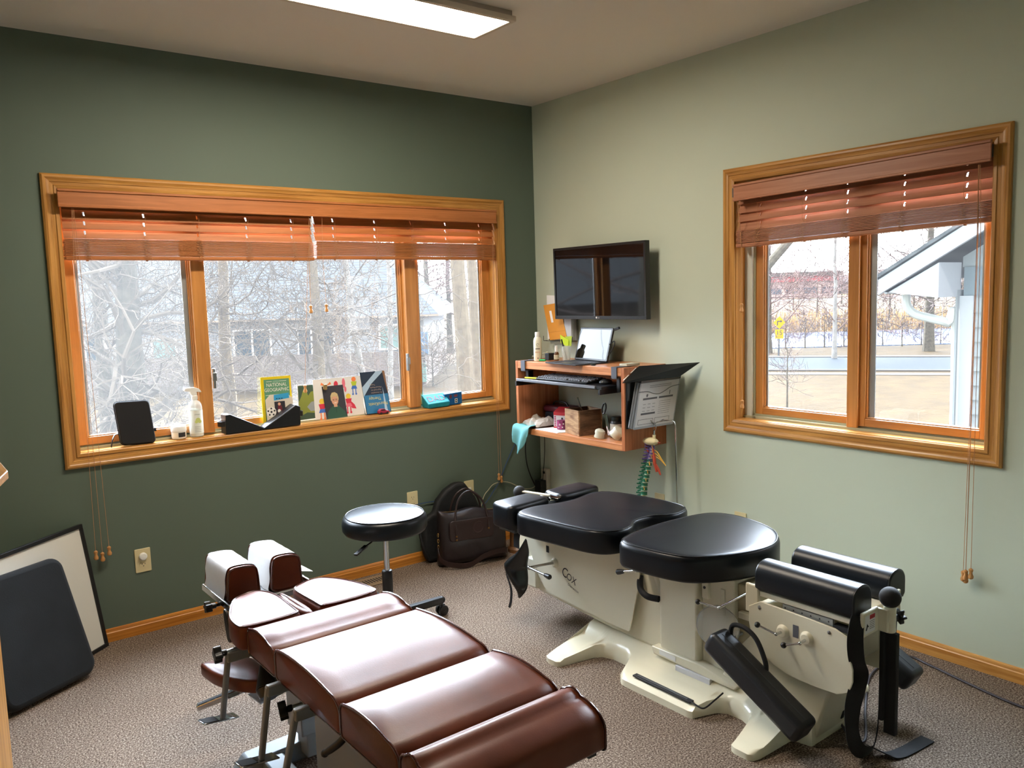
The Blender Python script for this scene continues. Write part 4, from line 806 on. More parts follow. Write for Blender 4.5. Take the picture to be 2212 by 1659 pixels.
# ================================================================== briefcase, backpack, wooden stump basket
t = thing('briefcase', 'dark brown leather briefcase with two arched handles, slumped on the carpet in the corner', 'bag', (-.68, -.2, 0))
m_bag = M('oxblood_leather', '190c0d', .48, var=(12, .3), bump=(60, .3, .002), coat=.05); m_tab = M('leather_tab', '26130f', .45, bump=(80, .2))
bo = V(-.925, -.150, 0); eu = V(.965, -.262, 0).normalized(); en = V(-.262, -.965, 0).normalized()
def bagpt(u, v, w_): return bo + eu * u + V(0, 0, v) + en * w_
mb = MB(); nu, nv = 22, 14; vs_, fs = [], []; Wb, Hb = .43, .335
import mathutils
for side in (1, -1):
    b0 = len(vs_)
    for j in range(nv + 1):
        for i in range(nu + 1):
            u = i / nu; v = j / nv; edge = (1 - (2 * u - 1) ** 6) * (1 - (2 * v - 1) ** 8); bul = .022 + .058 * (edge ** .5) * (1 - .55 * v)
            zz = v * Hb * (1 - .10 * u * v) - .012 * math.sin(u * 9) * v * v; sag = .012 * mathutils.noise.noise(V(u * 5, v * 4, side)) * edge
            vs_.append(bagpt(u * Wb * (1 - .03 * v) + .01 * v, max(.002, zz), side * (bul * (1 if j else .9) + sag)))
    for j in range(nv):
        for i in range(nu): k = b0 + j * (nu + 1) + i; q = (k, k + 1, k + nu + 2, k + nu + 1); fs.append(q if side > 0 else q[::-1])
n1 = (nu + 1) * (nv + 1)
bd = [i for i in range(nu + 1)] + [(j + 1) * (nu + 1) - 1 for j in range(1, nv + 1)] + [nv * (nu + 1) + i for i in range(nu - 1, -1, -1)] + [j * (nu + 1) for j in range(nv - 1, 0, -1)]
for i in range(len(bd)): a, b_ = bd[i], bd[(i + 1) % len(bd)]; fs.append((b_, a, a + n1, b_ + n1))
mb.add(vs_, fs); mb.build('body', m_bag, t, ang=80, sub=1)
mb = MB(); mb.prism(rrect(.060, .155, .33, .275, .02), (bo, eu, (0, 0, 1), en), .062, .0705); o = mb.build('leather_tab', m_tab, t, bevel=.002)
mb = MB(); mb.lathe([(.036, 0), (.036, .003), (.030, .0035), (.028, .002), (0, .002)], bagpt(.235, .222, .069), en, 28); mb.text('CO', 0, 0, .001, (bo, eu, (0, 0, 1), en)); mb.build('embossed_seal', M('seal_leather', '2c1614', .5), o)
for w_ in (.074, -.05):
    mb = MB(); pts = spline([bagpt(.098, .190, w_), bagpt(.100, .30, w_ * .8), bagpt(.130, .395, w_ * .6), bagpt(.195, .435, w_ * .5), bagpt(.265, .385, w_ * .6), bagpt(.293, .30, w_ * .8), bagpt(.297, .215, w_)], 6); mb.tube(pts, .0062, 8)
    h_ = mb.build('handle', m_tab, t)
    mb = MB()
    for u, v in ((.098, .185), (.098, .165), (.297, .21)): mb.lathe([(.006, 0), (.006, .003), (0, .0045)], bagpt(u, v, w_ + (.002 if w_ > 0 else -.002)), en if w_ > 0 else -en, 12)
    mb.build('rivets', M('antique_brass', '8a6438', .3, metal=.8), h_)
mb = MB(); mb.tube([bagpt(.03, .322, .012), bagpt(.40, .300, .012)], .003, 6); mb.build('zip', M('dull_brass', '6c5838', .4, metal=.6), t)
mb = MB(); pts = spline([bagpt(.012, .20, .02), bagpt(-.006, .13, .04), bagpt(.00, .06, .07), bagpt(.06, .030, .105), bagpt(.16, .018, .11), bagpt(.25, .052, .10), bagpt(.34, .068, .09), bagpt(.41, .06, .07)], 7); mb.ribbon(pts, (0, 0, 1), .030, .004); mb.build('shoulder_strap', m_tab, t)
mb = MB()
for v in (.20, .165, .13): mb.tube([bagpt(-.004 + .005 * math.cos(a), v + .011 * math.sin(a), .045) for a in [k * math.pi / 5 for k in range(10)]], .002, 6, closed=True)
mb.build('snap_hook', M('brass', 'c0a060', .25, metal=1), t)
t = thing('backpack', 'slumped black fabric backpack standing between the briefcase and the wall', 'bag', (-.78, -.06, 0))
mb = MB(); mb.prism([(-.06, .01), (.30, .01), (.32, .24), (.27, .36), (.20, .455), (.14, .46), (.07, .425), (.015, .37), (-.01, .30), (-.085, .27), (-.09, .10)], ((-.875, -.03, 0), (.985, -.12, 0), (0, 0, 1), (-.12, -.985, 0)), -.00, .06)
mb.build('body', M('black_nylon', '121416', .7, bump=(30, .6, .006)), t, bevel=.02, seg=4)
mb = MB(); mb.tube(spline([V(-.985, -.07, .28), V(-1.0, -.09, .2), V(-.985, -.11, .10), V(-.95, -.10, .03)], 6), .008, 8); mb.build('strap', m_blackm, t)
t = thing('wooden_stump', 'small brown wooden stand behind the head of the cream table, beside the briefcase', 'stand', (-.40, -.20, 0))
mb = MB(); mb.lathe([(.062, 0), (.062, .02), (.050, .035), (.046, .14), (.060, .165), (.064, .185), (.058, .195), (.0, .190)], (-.395, -.235, 0), n=28); mb.build('turned_body', wood('stump_wood', '5c3a20', '7c5430', 'z', .5), t)
# oak cabinet whose corner shows at the left edge
t = thing('oak_cabinet', 'oak cabinet at the far left edge, only its corner and side edge in view', 'cabinet', (-3.5, -2.0, 0))
mb = MB(); mb.prism([(-3.173, -1.79), (-3.173, -1.5), (-3.75, -1.5), (-3.75, -2.6), (-3.41, -2.6)], XY(0), 1.150, 1.170); mb.build('top', oak_y, t, bevel=.002, smooth=False)
mb = MB(); mb.prism([(-3.226, -1.83), (-3.226, -1.55), (-3.70, -1.55), (-3.70, -2.55), (-3.45, -2.55)], XY(0), 0, 1.150); mb.build('body', oak_z, t, bevel=.002, smooth=False)
# ================================================================== monitor and the things pinned round it
t = thing('wall_monitor', 'flat black wall mounted screen above the oak shelf, reflecting the window', 'monitor', (-.02, -.69, 1.62))
y0, y1, z0, z1 = -.312, -1.060, 1.409, 1.832
tl = V(0, 0, 0)
fr = ((-.115, y0, z0), (0, -1, 0), (-.012, 0, 1), (-1, 0, -.012)); Wm, Hm = y0 - y1, z1 - z0
mb = MB(); mb.prism([(0, 0), (Wm, 0), (Wm, Hm), (0, Hm)], fr, -.035, -.006)
for q in ((0, 0, Wm, .019), (0, Hm - .014, Wm, Hm), (0, .019, .013, Hm - .014), (Wm - .013, .019, Wm, Hm - .014)): mb.prism([(q[0], q[1]), (q[2], q[1]), (q[2], q[3]), (q[0], q[3])], fr, -.006, 0)
mb.use(1); mb.disc(Wm / 2 - .012, .0095, .0055, fr, .0004, 14); mb.text('LG', Wm / 2 + .006, .0058, .010, fr, .0004)
mb.build('bezel', [m_black, c_wht], t, bevel=.001, smooth=False)
mb = MB(); mb.rect(.013, .019, Wm - .013, Hm - .014, fr, -.004); mb.build('screen', M('screen_glass', '0a0b0d', .04, spec=.5), t, smooth=False, label='dark glossy screen')
mb = MB(); mb.box(-.03, 0, -.60, -.76, 1.52, 1.72); mb.box(-.09, -.02, -.65, -.71, 1.58, 1.66); mb.build('wall_bracket', m_black, t, smooth=False)
t = thing('wall_file_holder', 'wire wall file pocket behind the left edge of the screen, stuffed with papers', 'file holder', (-.01, -.26, 1.27))
mb = MB()
for y in (-.125, -.395):
    mb.tube([V(-.004, y, 1.55), V(-.006, y, 1.27), V(-.062, y - .01, 1.27), V(-.062, y - .01, 1.30)], .002, 6)
for z in (1.27, 1.54): mb.tube([V(-.004, -.125, z), V(-.004, -.395, z)], .002, 6)
mb.tube([V(-.062, -.135, 1.27), V(-.062, -.405, 1.27)], .002, 6); mb.build('wire_frame', M('dark_wire', '55504a', .4, metal=.6), t)
mb = MB(); mb.box(-.036, -.008, -.300, -.385, 1.275, 1.50); mb.box(-.058, -.040, -.33, -.392, 1.275, 1.43); mb.build('paper_stack', M('grey_folders', 'c4c6c8', .8), t, smooth=False)
o = MB().prism([(0, 0), (.10, 0), (.10, .27), (0, .275)], ((-.040, -.150, 1.28), (0, -1, 0), (0, 0, 1), (-1, 0, 0)), 0, .001).build('paper_sheet', m_paper, None, smooth=False); tag(o, 'loose white sheet sticking up behind the orange envelope', 'paper')
t = thing('envelope', 'orange manila envelope leaning in the wall pocket left of the screen', 'envelope', (-.06, -.25, 1.27))
fr, w_, h_ = sheet_fr((-.062, -.197, 1.274), (-.062, -.355, 1.290), (-.055, -.133, 1.492))
mb = MB(); mb.prism([(0, 0), (w_, 0), (w_ * .98, h_), (0, h_)], fr, -.002, .0005); mb.use(1); mb.rect(.045, .11, .066, .185, fr, .001); mb.use(2); mb.rect(0.002, .048, w_ - .002, .0495, fr, .001)
mb.build('envelope', [M('manila_orange', 'd8922c', .6), c_wht, C('fold_line', 'b87820')], t, smooth=False)
for i, (lb, bl, br, tl_) in enumerate([('bright yellow green sticky note hanging below the envelope', (-.074, -.312, 1.262), (-.070, -.375, 1.234), (-.074, -.308, 1.312)), ('paler lime sticky note half hidden behind the brighter one', (-.066, -.345, 1.236), (-.066, -.398, 1.240), (-.066, -.345, 1.300))]):
    fr, w_, h_ = sheet_fr(bl, br, tl_); o = MB().prism([(0, 0), (w_, 0), (w_ * 1.15, h_), (0, h_)], fr, 0, .0006).build('sticky_note', M('neon_lime', ('c8e020', 'b4cc3c')[i], .6), None, smooth=False); tag(o, lb, 'sticky note')
# ================================================================== wall shelf
SX, SY0, SY1, SB, ST = -.325, -.175, -1.092, .722, 1.163
t = thing('wall_shelf', 'open fronted oak wall shelf box hung in the corner under the screen', 'shelf', (-.16, -.63, SB))
th = .022
frs = ((0, SY1 + th, 0), (1, 0, 0), (0, 0, 1), (0, 1, 0)); Ls = SY0 - SY1 - 2 * th
mb = MB(); mb.prism([(SX, ST - .044), (SX + .02, ST - .044), (SX + .02, ST - .022), (0, ST - .022), (0, ST), (SX, ST)], frs, 0, Ls); mb.build('top_board', shelf_y, t, bevel=.0015, smooth=False)
mb = MB(); mb.prism([(SX, SB - .001), (SX + .02, SB - .001), (SX + .02, SB + .012), (0, SB + .012), (0, SB + .034), (SX, SB + .034)], frs, 0, Ls); mb.build('bottom_board', shelf_y, t, bevel=.0015, smooth=False)
for y in (SY0, SY1 + th): mb = MB(); mb.box(SX - .001, 0, y, y - th, SB, ST + .001); mb.build('side_panel', shelf_z, t, bevel=.0015, smooth=False)
mb = MB(); mb.box(-.018, 0, SY0 - th, SY1 + th, .985, 1.14); mb.build('back_rail', shelf_y, t, smooth=False)
BZ = SB + .034
# keyboard tray on clamps
t = thing('keyboard_tray', 'black clamp on keyboard tray hanging under the top of the oak shelf', 'tray', (-.27, -.62, 1.04))
mb = MB(); mb.box(-.385, -.14, -.262, -.985, 1.046, 1.064); mb.build('tray_board', M('tray_black', '1b1d22', .35), t, bevel=.004)
mb = MB(); mb.box(-.392, -.380, -.262, -.940, 1.050, 1.066); mb.build('front_lip', M('tray_edge', '70747c', .35), t, bevel=.002)
for y in (-.262, -.975): mb = MB(); mb.box(-.40, -.14, y, y - .012, 1.022, 1.050); mb.build('slide_rail', m_black, t, smooth=False)
for y in (-.235, -1.005):
    mb = MB(); mb.box(SX - .008, SX - .004, y, y - .040, 1.108, ST + .004); mb.box(SX - .008, -.22, y, y - .040, ST + .001, ST + .005); mb.box(SX - .006, SX + .04, y, y - .04, 1.104, 1.108); mb.build('clamp', M('clamp_grey', '565b66', .4), t, bevel=.001)
    mb = MB(); mb.box(-.30, -.26, y - .008, y - .03, 1.03, 1.104); mb.build('clamp_bracket', m_black, t, smooth=False)
t = thing('keyboard', 'long black computer keyboard with key caps coloured as if lit on the pull out tray', 'keyboard', (-.27, -.62, 1.064))
mb = MB(); mb.prism([(-.350, 1.0645), (-.355, 1.074), (-.205, 1.088), (-.2, 1.0645)], ((0, -.40, 0), (1, 0, 0), (0, 0, 1), (0, -1, 0)), 0, .435); mb.build('case', m_black, t, bevel=.003)
mb = MB()
for r in range(5):
    x = -.342 + r * .026; z = 1.0755 + r * .0024; y = -.408; rnd = random.Random(r)
    while y > -.825:
        w_ = .016 if rnd.random() > .12 else .036; w_ = min(w_, y + .833); mb.box(x, x + .020, y, y - w_, z, z + .007); y -= w_ + .0035
        if r in (0, 4) and rnd.random() < .15: y -= .012
mb.build('keys', M('lit_key_caps', '5c5e64', .4), t, bevel=.001, smooth=False)  # caps lightened, light on the front row put into their colour
t = thing('computer_mouse', 'small dark computer mouse at the right end of the keyboard tray', 'mouse', (-.27, -.90, 1.064))
mb = MB(); mb.sphere((-.275, -.905, 1.076), .03, 20, (1.45, .9, .55)); mb.build('shell', M('mouse_grey', '3c4044', .3), t)
o = MB().obox((-.33, -.345, 1.068), (.012, -.06, 0), (.004, .001, 0), (0, 0, .004)).build('pen', M('yellow_pen', 'd8d028', .4), None, bevel=.001); tag(o, 'yellow green marker lying at the left end of the keyboard tray', 'pen')
# on top of the shelf
TZ = ST + .0012
c = V(-.262, -.315, TZ)
t = thing('lotion_bottle', 'tall cream coloured lotion bottle with white cap, left on top of the shelf', 'bottle', c)
mb = MB(); mb.lathe([(0, 0), (.022, 0), (.0245, .004), (.0248, .12), (.022, .134), (.015, .144)], c, n=30); mb.build('bottle', M('lotion_cream', 'e4e2cc', .35), t)
mb = MB(); mb.lathe([(.0145, .142), (.015, .170), (.013, .173), (0, .174)], c, n=24); mb.build('cap', m_white, t)
ev_ = (CAM - c); ev_.z = 0; ev_.normalize(); eu_ = V(-ev_.y, ev_.x, 0); fr = (c + ev_ * .0252, eu_, (0, 0, 1), ev_)
mb = MB(); mb.tube([fr[0] + eu_ * .007 * math.cos(a) + V(0, 0, .098 + .008 * math.sin(a)) for a in [k * .45 for k in range(12)]], .0008, 4); mb.rect(-.013, .072, .013, .076, fr, .0003); mb.use(1); mb.rect(-.016, .052, .016, .056, fr, .0002); mb.use(0); mb.rect(-.002, .012, .002, .022, fr, .0002); mb.build('label_print', [m_ink, C('peach_print', 'd8a888')], t, smooth=False)
c = V(-.175, -.385, TZ)
t = thing('dropper_bottle', 'small amber glass spray bottle with a white top beside the tablet screen', 'bottle', c)
mb = MB(); mb.lathe([(0, 0), (.0145, 0), (.0155, .003), (.0155, .040), (.012, .049), (.008, .052)], c, n=24); mb.build('amber_glass', M('amber', '5a3410', .15, spec=.8), t)
mb = MB(); mb.lathe([(.0159, .006), (.0159, .034)], c, n=24); mb.build('label', C('label_buff', 'c8c4a8'), t)
mb = MB(); mb.lathe([(.0095, .050), (.0095, .078), (.008, .088), (0, .089)], c, n=20); mb.build('spray_cap', m_white, t)
c = V(-.14, -.435, TZ)
t = thing('pen_cup', 'clear tumbler for pens behind the tablet screen', 'cup', c)
mb = MB(); mb.lathe([(0, 0), (.024, 0), (.029, .085), (.0275, .085), (.0225, .003), (0, .003)], c, n=28); mb.build('cup', M('clear_cup', 'e8f0ec', .1, alpha=.3), t)
o = MB().tube([V(-.14, -.438, TZ + .006), V(-.15, -.405, TZ + .125)], .0042, 8).build('pen', m_black, None); tag(o, 'black pen leaning out of the clear tumbler', 'pen')
o = MB().box(-.20, -.155, -.305, -.345, TZ, TZ + .042).build('power_adapter', m_black, None, bevel=.003); tag(o, 'small black power adapter block behind the cream lotion bottle', 'adapter')
t = thing('marker', 'thin marker with a bright green cap lying in front of the lotion bottle', 'marker', (-.25, -.36, TZ))
mb = MB(); mb.tube([V(-.292, -.262, TZ + .005), V(-.268, -.338, TZ + .006)], .0045, 8); mb.build('barrel', C('marker_grey', '4c4c50'), t); mb = MB(); mb.tube([V(-.268, -.338, TZ + .006), V(-.257, -.378, TZ + .006)], .0055, 8); mb.build('cap', C('green_cap', '18a858', .3), t)
# tablet on its keyboard cover
t = thing('tablet_computer', 'black tablet propped up on a keyboard cover, its screen mirroring white sky', 'tablet', (-.2, -.6, TZ))
FL, FR_, BR, BL = V(-.345, -.475, TZ), V(-.372, -.775, TZ), V(-.150, -.800, TZ), V(-.123, -.500, TZ)
eu = (FR_ - FL).normalized(); ed = (BL - FL).normalized(); L_ = (FR_ - FL).length; D_ = (BL - FL).length
fr = (FL, eu, ed, (0, 0, 1)); mb = MB(); mb.prism(rrect(0, 0, L_, D_, .008), fr, 0, .006); kb = mb.build('keyboard_cover', M('cover_felt', '26262a', .7), t, bevel=.001)
mb = MB()
for r in range(5):
    for k in range(13): mb.prism([(.022 + k * .0198, .085 + r * .024), (.038 + k * .0198, .085 + r * .024), (.038 + k * .0198, .105 + r * .024), (.022 + k * .0198, .105 + r * .024)], fr, .006, .0075)
mb.build('keys', C('tablet_keys', '3c3c42', .4), kb, smooth=False)
mb = MB(); mb.prism(rrect(.10, .012, .20, .070, .004), fr, .006, .0066); mb.build('touchpad', C('touchpad', '303034', .3), kb, smooth=False)
sb = FL + ed * (D_ - .012) + V(0, 0, .008); sup = (ed * .28 + V(0, 0, 1)).normalized(); sn = eu.cross(sup).normalized(); sn = sn if sn.dot(CAM - sb) > 0 else -sn
fr = (sb, eu, sup, sn); mb = MB(); mb.prism(rrect(.0, 0, L_, .196, .008), fr, -.012, 0); mb.build('case', m_black, t, bevel=.003)
mb = MB(); mb.rect(.012, .012, L_ - .012, .184, fr, .0006); mb.build('screen', M('tablet_glass', '08090b', .02, spec=.5), t, smooth=False)
mb = MB(); mb.bar(sb + eu * (L_ / 2) + sup * .11 - sn * .014, sb + eu * (L_ / 2) - sn * .070 + V(0, 0, -.004), .14, .003); mb.build('kickstand', m_black, t, smooth=False); mb = MB(); mb.bar(sb + eu * (L_ - .008) + sup * .185 - sn * .01, sb + eu * (L_ + .035) + sup * .20 - sn * .012, .012, .012); mb.build('stylus', m_black, t, smooth=False)
mb = MB(); mb.tube(spline([sb + eu * L_ + sup * .03, sb + eu * (L_ + .035) + sup * .09, sb + eu * (L_ + .03) + sup * .12, sb + eu * (L_ - .005) + sup * .10], 6), .0032, 8); mb.build('charging_lead', m_blackm, t)
o = MB().sphere((-.31, -.845, TZ + .0065), .0125, 14, (1.0, 1.7, .5)).build('key_fob', M('fob_green', '1c2420', .3), None); tag(o, 'small dark oval fob lying on the shelf top right of the tablet', 'fob')
t = thing('index_card_box', 'flat pale box of cards at the right end of the shelf top', 'box', (-.2, -1.04, TZ))
mb = MB(); mb.box(-.27, -.17, -1.005, -1.06, TZ + .004, TZ + .016); mb.build('card_box', C('card_box', 'b4b09c'), t, bevel=.001); 
# on the bottom board
def crinkle(cx, cy, cz, rx, ry, rz, seed, n=22, drop=None):
    mb = MB(); vs_ = []; fs = []
    for i in range(n + 1):
        for j in range(n + 1):
            u, v = i / n * 2 - 1, j / n * 2 - 1; e_ = max(0, 1 - (u * u + v * v) * .55); x = cx + u * rx; y = cy + v * ry
            z = cz + rz * e_ ** .6 * (.65 + .7 * mathutils.noise.noise(V(u * 2.2 + seed, v * 2.2, seed))) + .006 * mathutils.noise.noise(V(u * 7, v * 7, seed))
            vs_.append(V(x + .012 * mathutils.noise.noise(V(v * 3, u * 2, seed + 3)), y + .012 * mathutils.noise.noise(V(v * 2, u * 3, seed + 7)), max(cz, z)))
    for i in range(n):
        for j in range(n): k = i * (n + 1) + j; fs.append((k, k + 1, k + n + 2, k + n + 1))
    b0 = len(vs_); bd = [i for i in range(n + 1)] + [(i + 1) * (n + 1) - 1 for i in range(1, n + 1)] + [n * (n + 1) + j for j in range(n - 1, -1, -1)] + [i * (n + 1) for i in range(n - 1, 0, -1)]
    for k in bd: q = vs_[k].copy(); q.z = cz - .0; vs_.append(q)
    for i in range(len(bd)): j = (i + 1) % len(bd); fs.append((bd[i], bd[j], b0 + j, b0 + i))
    fs.append(tuple(b0 + i for i in range(len(bd)))[::-1]); mb.add(vs_, fs); return mb
o = crinkle(-.225, -.268, BZ + .010, .075, .075, .070, 1).build('towel', M('white_terry', 'c8bfb4', .95, bump=(260, .6, .003)), None, ang=80, sub=1); tag(o, 'crumpled off white towel on the lower shelf, on top of the teal cloth', 'towel')
# teal cloth draped over the front edge
mb = MB(); vs_, fs = [], []; nu, nv = 18, 14
for j in range(nv + 1):
    for i in range(nu + 1):
        u = i / nu; v = j / nv; hang = max(0, v - .35) / .65; y = -.172 - u * .155 + .03 * hang * (u - .5); x = -.20 - min(v, .38) * .38 - .016 * math.sin(u * 9 + v * 3) * hang - .010
        L2 = (.085 + .055 * math.sin(u * 3.1) ** 2 - .05 * max(0, u - .75) * 4 * .6); z = BZ + .007 + .012 * (1 - hang) * (.5 + .5 * math.sin(u * 7 + v * 4)) - hang * L2 * (1.15 if u < .6 else 1)
        vs_.append(V(x - .018 * hang, y, z))
for j in range(nv):
    for i in range(nu): k = j * (nu + 1) + i; fs.append((k, k + 1, k + nu + 2, k + nu + 1))
mb.add(vs_, fs); o = mb.build('cloth', M('teal_cloth', '6fb0b4', .85, bump=(150, .2)), None, ang=80, sub=1); so = o.modifiers.new('solid', 'SOLIDIFY'); so.thickness = .004; tag(o, 'teal cloth draped over the front left edge of the lower shelf', 'cloth')
t = thing('lunch_box', 'dark lunch box with a maroon lid at the back of the lower shelf', 'box', (-.10, -.33, BZ))
mb = MB(); mb.box(-.155, -.035, -.235, -.42, BZ + .0005, BZ + .085); mb.build('tub', M('dark_navy', '1c2430', .5), t, bevel=.012, seg=3)
mb = MB(); mb.box(-.162, -.028, -.228, -.427, BZ + .085, BZ + .122); mb.build('lid', M('maroon_lid', '5c1426', .45), t, bevel=.014, seg=3)
mb = MB(); mb.tube(spline([V(-.10, -.26, BZ + .120), V(-.10, -.28, BZ + .142), V(-.10, -.37, BZ + .142), V(-.10, -.395, BZ + .120)], 5), .006, 8); mb.build('carry_handle', m_black, t)
def carton(label, x, y, ang, open_flap=True):
    t = thing('tape_carton', label, 'carton', (x, y, BZ)); eu = V(math.sin(ang), -math.cos(ang), 0); en = V(-math.cos(ang), -math.sin(ang), 0); o_ = V(x, y, BZ + .0005) - eu * .042; fr = (o_, eu, (0, 0, 1), en)
    mb = MB(); mb.prism([(0, 0), (.084, 0), (.084, .098), (0, .098)], fr, -.045, .040)
    mb.use(1); mb.rect(0, .080, .084, .098, fr, .0406); mb.rect(0, 0, .084, .012, fr, .0406); mb.use(2); [mb.rect(.005, .016 + k_ * .0105, .016, .023 + k_ * .0105, fr, .041) for k_ in range(6)]; mb.use(3); mb.disc(.058, .062, .007, fr, .041, 10); mb.flat([(.050, .028), (.070, .028), (.066, .056), (.054, .056)], fr, .041)
    mb.use(2); fr3 = (o_ + en * .04, -en, (0, 0, 1), -eu)
    for k in range(5): mb.rect(.006, .02 + k * .014, .07, .026 + k * .014, fr3, .0006)
    b_ = mb.build('box_body', [M('carton_white', 'd4d0ce', .5), m_red, M('magenta_text', 'a82858', .6), m_ink], t, smooth=False)
    mb = MB(); mb.add([o_ + en * .040 + V(0, 0, .0985), o_ + eu * .084 + en * .04 + V(0, 0, .0985), o_ + eu * .078 - en * .020 + V(0, 0, .125), o_ + eu * .006 - en * .020 + V(0, 0, .125)], [(0, 1, 2, 3)]); q = mb.build('flap', m_red, t, smooth=False); s_ = q.modifiers.new('s', 'SOLIDIFY'); s_.thickness = .0008
carton('red and white tape carton standing behind the starry tape roll', -.165, -.420, math.radians(20)); carton('second red and white tape carton, mostly hidden behind the wooden crate', -.105, -.560, math.radians(20))
t = thing('tape_roll', 'stubby roll of red and blue tape printed with white stars', 'tape', (-.215, -.460, BZ + .003))
c = V(-.222, -.472, BZ + .006); mb = MB(); mb.lathe([(0, .0), (.0285, .0), (.0285, .052), (.011, .052), (.011, .04), (0, .04)], c, n=32); mb.build('roll', M('purple_red_tape', '8c3462', .5, var=(60, .5)), t)
ev_ = (CAM - c); ev_.z = 0; ev_.normalize(); eu_ = V(-ev_.y, ev_.x, 0)
mb = MB()
for u, v, s_ in ((-.012, .030, .008), (.010, .034, .007), (.004, .014, .006), (-.018, .012, .005)):
    fr = (c + ev_ * math.sqrt(.0290 ** 2 - u * u), eu_, (0, 0, 1), ev_); mb.flat([(u + s_ * (1 if k % 2 == 0 else .42) * math.sin(k * math.pi / 5), v + s_ * (1 if k % 2 == 0 else .42) * math.cos(k * math.pi / 5)) for k in range(10)], fr, .0006 + u * u * 6)
mb.build('star_print', c_wht, t, smooth=False)
t = thing('booklet', 'white stapled papers lying flat under the starry tape roll', 'papers', (-.23, -.43, BZ))
mb = MB(); mb.prism([(-.315, -.335), (-.322, -.545), (-.175, -.600), (-.150, -.39)], XY(BZ), .0005, .004); mb.use(1); mb.prism([(-.317, -.333), (-.324, -.546), (-.174, -.602), (-.148, -.388)], XY(BZ), .0, .0006); mb.build('sheets', [m_paper, C('booklet_back', '7c4454')], t, smooth=False)
t = thing('wooden_crate', 'small open rustic wooden box in the middle of the lower shelf', 'wooden box', (-.2, -.66, BZ))
wc = V(-.215, -.655, BZ + .0005); a = math.radians(-12); eu = V(math.sin(a), -math.cos(a), 0); en = V(-math.cos(a), -math.sin(a), 0); m_ru = wood('rustic_y', '7a5638', 'b08c64', 'y', .7, fine=40, coat=0, bump=.4); m_ru2 = wood('rustic_x', '4c3624', '7a5a40', 'x', .7, fine=40, coat=0, bump=.4)
hw = .074
for k, (o_, ax, ay) in enumerate(((en * hw, eu, en), (-en * hw, eu, en), (eu * hw, en, eu), (-eu * hw, en, eu))): mb = MB(); mb.obox(wc + o_ + V(0, 0, .072), ax * (hw + (.004 if k < 2 else -.0045)), ay * .0045, (0, 0, .072)); mb.build('side_board', m_ru if k < 2 else m_ru2, t, bevel=.001, smooth=False)
mb = MB(); mb.obox(wc + V(0, 0, .003), eu * hw, en * hw, (0, 0, .003)); mb.build('base_board', m_ru, t, smooth=False)
t = thing('massage_tool', 'steel and black hand tool poking out of the wooden box', 'tool', wc + V(0, 0, .01))
mb = MB(); mb.tube([wc + V(.01, .02, .12), wc + V(.0, .048, .205)], .0045, 8); mb.build('steel_shaft', m_chrome, t); mb = MB(); mb.tube([wc + V(.02, -.01, .02), wc + V(.01, .018, .128)], .009, 10); mb.build('grip', m_black, t)
def supp(label, x, y, h=.105, r=.034):
    c = V(x, y, BZ + .0005); t = thing('supplement_jar', label, 'jar', c)
    mb = MB(); mb.lathe([(0, 0), (r - .003, 0), (r, .003), (r, h - .022), (r - .006, h - .012), (r - .010, h - .008)], c, n=32); mb.build('bottle', m_black, t)
    mb = MB(); mb.lathe([(r + .0005, .006), (r + .0005, h - .028)], c, n=32); mb.build('label', C('jar_label', 'ccc8bc'), t)
    mb = MB(); mb.lathe([(r - .006, h - .010), (r - .006, h + .010), (r - .009, h + .013), (0, h + .013)], c, n=32); mb.build('lid', M('black_lid', '16201c', .35), t); return c
supp('white labelled jar with a black lid, behind the clear cups', -.18, -.885); supp('second black lidded jar, mostly behind the shelf side', -.13, -.975)
t = thing('scissors', 'black handled scissors leaning on the black lidded jar', 'scissors', (-.21, -.84, BZ))
mb = MB(); mb.bar(V(-.20, -.845, BZ + .01), V(-.215, -.830, BZ + .135), .012, .003, (1, 0, 0)); mb.build('blade', m_chrome, t); mb = MB(); mb.bar(V(-.205, -.855, BZ + .01), V(-.21, -.84, BZ + .13), .010, .003, (1, 0, 0)); mb.build('blade', m_chrome, t)
mb = MB(); h0 = V(-.217, -.828, BZ + .160); mb.tube([h0 + V(.0, .012 * math.cos(a) - .010 * math.sin(a), .030 * math.sin(a) + .006 * math.cos(a)) for a in [k * math.pi / 8 for k in range(16)]], .0045, 8, closed=True); mb.build('handle', m_black, t)
def cup(label, x, y, s_, tilt):
    c = V(x, y, BZ + .001); t = thing('silicone_cup', label, 'cup', c); ax = V(math.sin(tilt) * .3, -math.sin(tilt), math.cos(tilt)); o_ = c + V(0, 0, .030 * s_ * abs(math.sin(tilt)))
    mb = MB(); mb.lathe([(.030 * s_, 0), (.031 * s_, .003), (.027 * s_, .016 * s_), (.031 * s_, .030 * s_), (.028 * s_, .042 * s_), (.016 * s_, .050 * s_), (0, .052 * s_)], o_, ax, 28); mb.build('bowl', M('milky_silicone', 'd6d6c4', .3, alpha=.85), t)
cup('lower milky silicone cup lying near the front of the shelf', -.275, -.845, .95, .2); cup('larger milky silicone cup tipped against the white labelled jar', -.255, -.945, 1.15, .75)
o = MB().box(-.27, -.23, -1.035, -1.066, BZ, BZ + .065).build('soap_bar', C('pale_green_soap', 'c4d4b4', .4), None, bevel=.003); tag(o, 'pale green stub of a container at the right end of the lower shelf', 'container')
